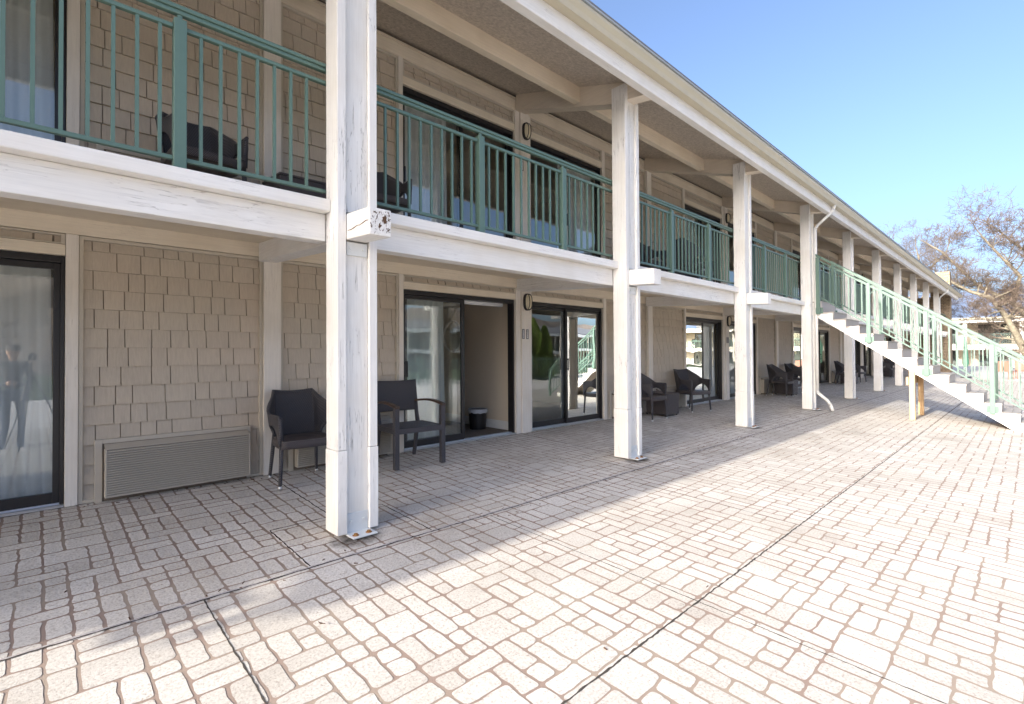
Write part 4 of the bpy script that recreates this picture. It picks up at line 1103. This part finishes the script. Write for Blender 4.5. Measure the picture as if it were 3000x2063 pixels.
# ------------------------------------------------------------------ far wing of the motel
M_farroof = None
def mat_farroof():
    m, nt, b = new_mat('sky_tinted_grey_shingles'); tc = N(nt, 'TexCoord'); mp = N(nt, 'Mapping'); nt.links.new(tc.outputs['Object'], mp.inputs[0]); mp.inputs['Scale'].default_value = (1.4,.25,1.4)
    n = N(nt, 'TexNoise', scale=3, detail=6, rough=.7); nt.links.new(mp.outputs[0], n.inputs['Vector'])
    nt.links.new(mix(nt, ramp(nt, n.outputs[0], [(.3, G(0)), (.7, G(1))]), (.10,.14,.22), (.17,.22,.32)), b.inputs['Base Color']); b.inputs['Roughness'].default_value = .6  # grey shingles with the reflected sky blue put into the colour
    bump(nt, b, n.outputs[0], .4, .05); return m
M_farroof = mat_farroof()
far = empty('far_wing', (62, 0, -.6), 0, 'far two-storey wing with blue-grey roof, green balcony railing and dark doors', 'building')
def fp(mb, nm, m, bev=0): o = mb.build(nm, m, None, bev); o.parent = far; o.matrix_parent_inverse = Matrix.Translation((-62, 0, .6)); return o
Y0, Y1 = -26, 14; DX = 64.2
mb = MB(); mb.slope(0, 1, 0, 1, 0, 0, 0); mb = MB()
mb.quad8([(61.2,Y0,4.28),(61.2,Y1,4.28),(68.5,Y1,7.25),(68.5,Y0,7.25),(61.2,Y0,4.36),(61.2,Y1,4.36),(68.5,Y1,7.33),(68.5,Y0,7.33)])
mb.quad8([(68.5,Y0,7.25),(68.5,Y1,7.25),(76,Y1,4.28),(76,Y0,4.28),(68.5,Y0,7.33),(68.5,Y1,7.33),(76,Y1,4.36),(76,Y0,4.36)]); fp(mb, 'roof', M_farroof)
mb = MB(); mb.box(61.12, 61.3, Y0, Y1, 4.14, 4.27); fp(mb, 'gutter', M_gutter)
mb = MB(); mb.box(61.35, 61.5, Y0, Y1, 3.84, 4.12); mb.box(61.75, 61.9, Y0, Y1, 1.38, 1.84); fp(mb, 'fascia_beam', M_white_x)
mb = MB(); mb.box(61.7, DX, Y0, Y1, 1.60, 1.80); fp(mb, 'balcony_deck', M_ledger)
mb = MB(); mb.box(61.4, DX, Y0, Y1, 4.0, 4.15); fp(mb, 'soffit', M_ceil)
mb = MB(); mb.box(DX, DX+.2, Y0, Y1, -.8, 4.1); fp(mb, 'wall', mat_plain('cream_far_wall', (.55,.50,.42), .8))
y = Y0+1.0; q = 0
while y < Y1:
    mb = MB(); mb.box(61.6, 61.9, y-.14, y+.14, -.7, 4.0); fp(mb, 'column', M_trim)
    for z0_, z1_ in ((-.45, 1.45), (1.95, 3.75)):
        mb = MB(); mb.box(DX-.04, DX-.002, y+.7, y+2.9, z0_, z1_); dfr = fp(mb, 'glass_door', M_black)
        mb = MB(); mb.box(DX-.05, DX-.042, y+.8, y+1.75, z0_+.1, z1_-.1); mb.box(DX-.05, DX-.042, y+1.85, y+2.8, z0_+.1, z1_-.1); mb.build('glass_pane', mat_glass() if q == 0 else bpy.data.materials['door_glass'], dfr)
    mb = MB()
    for j in range(26): yy = y+.14+j*.135; mb.box(61.79, 61.81, yy, yy+.02, 1.95, 2.72)
    mb.box(61.77, 61.83, y+.14, y+3.52, 2.80, 2.85); mb.box(61.78, 61.82, y+.14, y+3.52, 2.71, 2.74); mb.box(61.78, 61.82, y+.14, y+3.52, 1.92, 1.95); mb.box(61.76, 61.84, y+1.7, y+1.78, 1.85, 2.80)
    fp(mb, 'railing', M_green); y += 3.66; q += 1
# things standing in front of the far wing
M_teal = mat_plain('green_canvas', (.05,.16,.11), .8)
rt = empty('patio_umbrella', (33.2, 2.30, gz(2.3)), 0, 'closed green patio umbrella standing by the far corner', 'umbrella')
mb = MB(); mb.tube([(0,0,0), (0,0,2.1)], .02, 8); mb.build('pole', M_alu, rt); mb = MB(); mb.tube([(0,0,.55), (0,0,.7), (0,0,1.4), (0,0,2.0), (0,0,2.08)], [.07,.13,.09,.05,.01], 12); mb.build('canopy', M_teal, rt, 0, True)
mb = MB(); mb.tube([(0,0,0), (0,0,.06)], [.25, .2], 16); mb.build('base', M_black, rt)
M_red = mat_plain('reddish_patio_plastic', (.30,.14,.10), .6)
for n_, (x, y, rz, lab) in enumerate(((33.9, .95, 1.2, 'reddish brown patio chair left of the cream bench on the far terrace'), (35.5, .35, -1.4, 'reddish brown patio chair right of the other on the far terrace'))):
    rt = empty('patio_chair', (x, y, gz(y)+.006), rz, lab, 'chair', 'patio chairs on the far terrace')
    mb = MB(); mb.box(-.25, .25, -.24, .24, .38, .43); mb.build('seat', M_red, rt, .01); mb = MB(); mb.slope(-.25, .25, .20, .25, .43, .43, .88); mb.build('backrest', M_red, rt, .01)
    for sx in (-.23, .23):
        for sy in (-.22, .22): mb = MB(); mb.tube([(sx, sy, 0), (sx, sy, .38)], .02, 6); mb.build('leg', M_red, rt)
M_benchc = mat_plain('cream_bench_paint', (.62,.56,.45), .6)
rt = empty('garden_bench', (35.5, -.6, gz(-.6)+.006), R(80), 'cream slatted bench on the far terrace by the tree', 'bench')
for z, y in ((.42, -.15), (.42, 0), (.42, .15)): mb = MB(); mb.box(-.7, .7, y-.06, y+.06, z, z+.03); mb.build('seat', M_benchc, rt)
mb = MB(); mb.box(-.7, .7, .2, .23, .5, .6); mb.box(-.7, .7, .2, .23, .68, .8); mb.build('backrest', M_benchc, rt)
for sx in (-.62, .62): mb = MB(); mb.box(sx-.03, sx+.03, -.2, .2, 0, .42); mb.box(sx-.03, sx+.03, .17, .2, .42, .8); mb.build('leg', M_benchc, rt)

# ------------------------------------------------------------------ things seen only in the glass
# arborvitae hedge
M_leafg = mat_bark('arborvitae_foliage', (.07,.13,.02), (.16,.22,.04))
def arbor(x, y, h, seed, lab):
    rt = empty('arborvitae', (x, y, gz(y)), 0, lab, 'shrub', 'arborvitae in a row')
    mb = MB(); mb.tube([(0,0,0), (0,0,h*.5)], .06, 6); mb.build('trunk', M_bark, rt)
    rg = random.Random(seed); V = []; F = []
    for q in range(9000):
        z = rg.random()**.85*h; rr = .74*(1-z/h)**.42*(.85+.15*math.sin(z*4+seed*2)); a = rg.random()*6.283; r = rr*(.6+.4*rg.random()**.4)*(1+.15*math.sin(a*5+z*3))
        p = Vector((r*math.cos(a), r*math.sin(a), z)); d = Vector((math.cos(a)*.35+rg.gauss(0, .25), math.sin(a)*.35+rg.gauss(0, .25), 1)).normalized()
        s = d.cross(Vector((rg.gauss(0, 1), rg.gauss(0, 1), rg.gauss(0, .3)))).normalized()*.018; L = rg.uniform(.06, .13); n = len(V)
        V += [p-s, p+s, p+d*L+s*.4, p+d*L-s*.4]; F.append((n, n+1, n+2, n+3))
    me = bpy.data.meshes.new('foliage'); me.from_pydata([tuple(v_) for v_ in V], [], F); me.materials.append(M_leafg); o = bpy.data.objects.new('foliage', me); COL.objects.link(o); o.parent = rt
for n_ in range(7): arbor(17.5+.92*n_, -10.2, (3.5, 3.1, 3.7, 3.3, 3.0, 3.6, 3.2)[n_], n_, 'green arborvitae, number %d along the fence, reflected in the door' % (n_+1))
# green picket fence panels in front of it
rt = empty('picket_fence', (8, -9.2, gz(-9.2)), 0, 'long green metal picket fence along the lawn', 'fence')
mb = MB(); mb.box(0, 26, -.02, .02, .12, .16); mb.box(0, 26, -.02, .02, 1.15, 1.19); mb.build('rail', M_green, rt)
mb = MB()
for j in range(0, 200): mb.box(j*.13, j*.13+.02, -.01, .01, .05, 1.32)
o = mb.build('pickets', M_green, rt); o['kind'] = 'stuff'
for j in range(11): mb = MB(); mb.box(j*2.6-.03, j*2.6+.03, -.03, .03, 0, 1.45); mb.build('fence_post', M_green, rt)
# opposite wing
op = empty('opposite_wing', (30, -40, -1), 0, 'two-storey motel wing across the lawn, seen in the door reflections', 'building')
def opp(mb, nm, m): o = mb.build(nm, m, None); o.parent = op; o.matrix_parent_inverse = Matrix.Translation((-30, 40, 1)); return o
mb = MB(); mb.box(8, 75, -46, -40, -1.2, 4.2); opp(mb, 'wall', mat_plain('opposite_wall', (.35,.30,.24), .8))
mb = MB(); mb.box(7.5, 75.5, -39.9, -38, 1.5, 1.9); mb.box(7.5, 75.5, -38.1, -37.9, 3.9, 4.3); opp(mb, 'white_band', M_str)
mb = MB(); mb.quad8([(7,-38,4.25),(76,-38,4.25),(76,-44,5.5),(7,-44,5.5),(7,-38,4.4),(76,-38,4.4),(76,-44,5.65),(7,-44,5.65)]); opp(mb, 'roof', M_roofsh)
mb = MB()
for j in range(18): x = 8.5+3.7*j; mb.box(x+.8, x+2.8, -39.99, -39.95, -.8, 1.2); mb.box(x+.8, x+2.8, -39.99, -39.95, 2.0, 3.7)
opp(mb, 'glass_door', M_black)
mb = MB()
for j in range(19): x = 8.2+3.7*j; mb.box(x-.12, x+.12, -38.3, -38.05, -1, 3.9)
opp(mb, 'column', M_trim)
mb = MB(); mb.box(7.6, 75.4, -38.08, -38.02, 2.75, 2.82)
for j in range(330): mb.box(7.7+j*.205, 7.7+j*.205+.03, -38.06, -38.03, 1.95, 2.78)
opp(mb, 'railing', M_green)
# wooded hill
def mat_hill():
    m, nt, b = new_mat('bare_wooded_hill'); n = N(nt, 'TexNoise', scale=.35, detail=9, rough=.8); nt.links.new(mapping(nt, (1,1,.4), rand=False), n.inputs['Vector'])
    nt.links.new(mix(nt, ramp(nt, n.outputs[0], [(.35, G(0)), (.65, G(1))]), (.07,.055,.045), (.21,.17,.14)), b.inputs['Base Color']); b.inputs['Roughness'].default_value = 1; return m
mb = MB(); nx, ny = 90, 14; rg = random.Random(8)
for j in range(ny+1):
    for i in range(nx+1):
        x = -260+620*i/nx; y = -95-170*j/ny; t = j/ny
        z = -4+(30+6*math.sin(x*.013+1)+4*math.sin(x*.041))*math.sin(min(1, t*1.15)*math.pi/2)+rg.uniform(-1, 1)*1.2*(t > .05); mb.v.append((x, y, z))
for j in range(ny):
    for i in range(nx): a = j*(nx+1)+i; mb.f.append((a, a+1, a+nx+2, a+nx+1)); mb.m.append(0)
tag(mb.build('hill', mat_hill()), kind='structure')

# scattered litter on the paving
rg = random.Random(77); mb = MB()
for q in range(150):
    x = rg.uniform(0, 12); y = rg.choice((rg.uniform(.3, 5.3), rg.uniform(2.95, 3.2), rg.uniform(5.25, 5.37))); a = rg.random()*3.14; L = rg.uniform(.004, .014); w_ = rg.uniform(.001, .0035)
    z = gz(y)+.002; c, s_ = math.cos(a), math.sin(a)
    mb.quad8([(x-L*c+w_*s_, y-L*s_-w_*c, z), (x+L*c+w_*s_, y+L*s_-w_*c, z), (x+L*c-w_*s_, y+L*s_+w_*c, z), (x-L*c-w_*s_, y-L*s_+w_*c, z), (x-L*c+w_*s_, y-L*s_-w_*c, z+.002), (x+L*c+w_*s_, y+L*s_-w_*c, z+.004), (x+L*c-w_*s_, y+L*s_+w_*c, z+.004), (x-L*c-w_*s_, y-L*s_+w_*c, z+.002)])
tag(mb.build('leaf_litter', M_leaf), 'tiny scraps of leaf and grit scattered over the paving', 'litter', kind='stuff')

# the photographer and the tripod, standing behind the viewpoint and mirrored in the leftmost door
def skin(name, chains, mat, parent=None, lev=2):
    V = []; E = []; Rr = []
    for ch in chains:
        prev = ch[0] if isinstance(ch[0], int) else None
        for it in (ch[1:] if prev is not None else ch):
            V.append(it[:3]); Rr.append(it[3])
            if prev is not None: E.append((prev, len(V)-1))
            prev = len(V)-1
    me = bpy.data.meshes.new(name); me.from_pydata(V, E, []); me.materials.append(mat); o = bpy.data.objects.new(name, me); COL.objects.link(o)
    if parent: o.parent = parent
    o.modifiers.new('skin', 'SKIN').use_smooth_shade = True
    if not me.skin_vertices: 
        bm = bmesh.new(); bm.from_mesh(me); bm.verts.layers.skin.verify(); bm.to_mesh(me); bm.free()
    for i, r in enumerate(Rr): me.skin_vertices[0].data[i].radius = (r, r)
    me.skin_vertices[0].data[0].use_root = True
    m = o.modifiers.new('sub', 'SUBSURF'); m.levels = lev; m.render_levels = lev
    return o
M_cloth = mat_plain('dark_jacket', (.035,.04,.05), .8); M_skin = mat_plain('skin', (.50,.31,.23), .5, .05, 30, .03); M_cap = mat_plain('dark_cap', (.05,.05,.055), .7); M_jean = mat_plain('dark_jeans', (.04,.055,.09), .85)
PX, PY = -.30, -.62
pr = empty('person', (PX, PY, gz(PY)), 0, 'person in dark jacket and cap holding a phone, mirrored in the leftmost glass door', 'person')
H0 = 0.0
head = skin('head', [[(0,0,1.40,.052), (0,.01,1.47,.055), (0,.015,1.54,.085), (0,.02,1.61,.095), (0,.01,1.68,.085)], [2, (0,.09,1.545,.02)], [2, (.082,.01,1.57,.014)], [2, (-.082,.01,1.57,.014)]], M_skin, pr)
body = [[(0,0,.92,.15), (0,.01,1.06,.135), (0,.01,1.20,.15), (0,0,1.32,.13), (0,0,1.41,.06)]]
for sx in (-1, 1):
    body.append([3, (sx*.17,0,1.36,.062), (sx*.215,.01,1.20,.05), (sx*.22,.05,1.06,.044), (sx*.14,.22,1.01,.036), (sx*.07,.33,1.03,.030)])
skin('jacket', body, M_cloth, pr)
legs = [[(0,0,.92,.14), (.09,0,.84,.095), (.10,.01,.48,.062), (.11,-.01,.10,.046), (.115,.04,.04,.045), (.12,.15,.03,.035)], [0, (-.09,0,.84,.095), (-.10,.01,.48,.062), (-.11,-.01,.10,.046), (-.115,.04,.04,.045), (-.12,.15,.03,.035)]]
skin('trousers', legs, M_jean, pr)
for sx in (-1, 1):
    ch = [[(sx*.06,.345,1.03,.026), (sx*.045,.385,1.045,.030)]]
    for q in range(4): ch.append([1, (sx*(.035-.0*q),.40+.012*(q%2),1.075-.022*q,.010), (sx*.012,.418,1.078-.022*q,.009), (sx*(-.008+.003*q),.41,1.078-.022*q,.0075)])
    ch.append([0, (sx*.03,.365,1.075,.011), (sx*.012,.375,1.095,.009)])
    skin('hand', ch, M_skin, pr, 1)
mb = MB(); mb.box(-.035, .035, .386, .395, .99, 1.13); mb.build('phone', M_black, pr, .003)
mb = MB(); 
for j, (zz, rr) in enumerate(((1.60,.100), (1.66,.098), (1.70,.078), (1.715,.03))):
    for k in range(16): a = 2*math.pi*k/16; mb.v.append((rr*math.cos(a), .012+rr*1.05*math.sin(a), zz))
for j in range(3):
    for k in range(16): mb.f.append((j*16+k, j*16+(k+1) % 16, (j+1)*16+(k+1) % 16, (j+1)*16+k)); mb.m.append(0)
mb.f.append(tuple(48+k for k in range(16))); mb.m.append(0); mb.box(-.07, .07, .08, .19, 1.605, 1.615); mb.build('cap', M_cap, pr, 0, True)
tp = empty('tripod', (0, 0, gz(0)), 0, 'black tripod carrying a camera, mirrored in the leftmost glass door', 'tripod')
bk = -Vector((v0.x, v0.y, 0)); bx, by = bk.x*.10, bk.y*.10; g0 = gz(0)
mb = MB(); mb.tube([(bx, by, .75-g0), (bx, by, 1.22-g0)], .014, 8); mb.build('centre_column', M_black, tp)
for q in range(3):
    a = YAW+math.pi+q*2*math.pi/3; mb = MB(); mb.tube([(bx, by, 1.05-g0), (bx+.22*math.cos(a), by+.22*math.sin(a), .5-g0), (bx+.42*math.cos(a), by+.42*math.sin(a), 0)], [.015, .012, .009], 8); mb.build('leg', M_black, tp, 0, True)
cm = empty('camera_body', (bx, by, 1.3), YAW, 'black camera fixed on the tripod, mirrored in the leftmost glass door', 'camera')
mb = MB(); mb.box(-.035, .02, -.07, .07, -.05, .045); mb.box(-.03, .015, -.03, .03, .045, .07); mb.build('body', M_black, cm, .006)
mb = MB(); mb.tube([(.02,0,0), (.07,0,0)], .036, 20); mb.build('lens', M_black, cm)
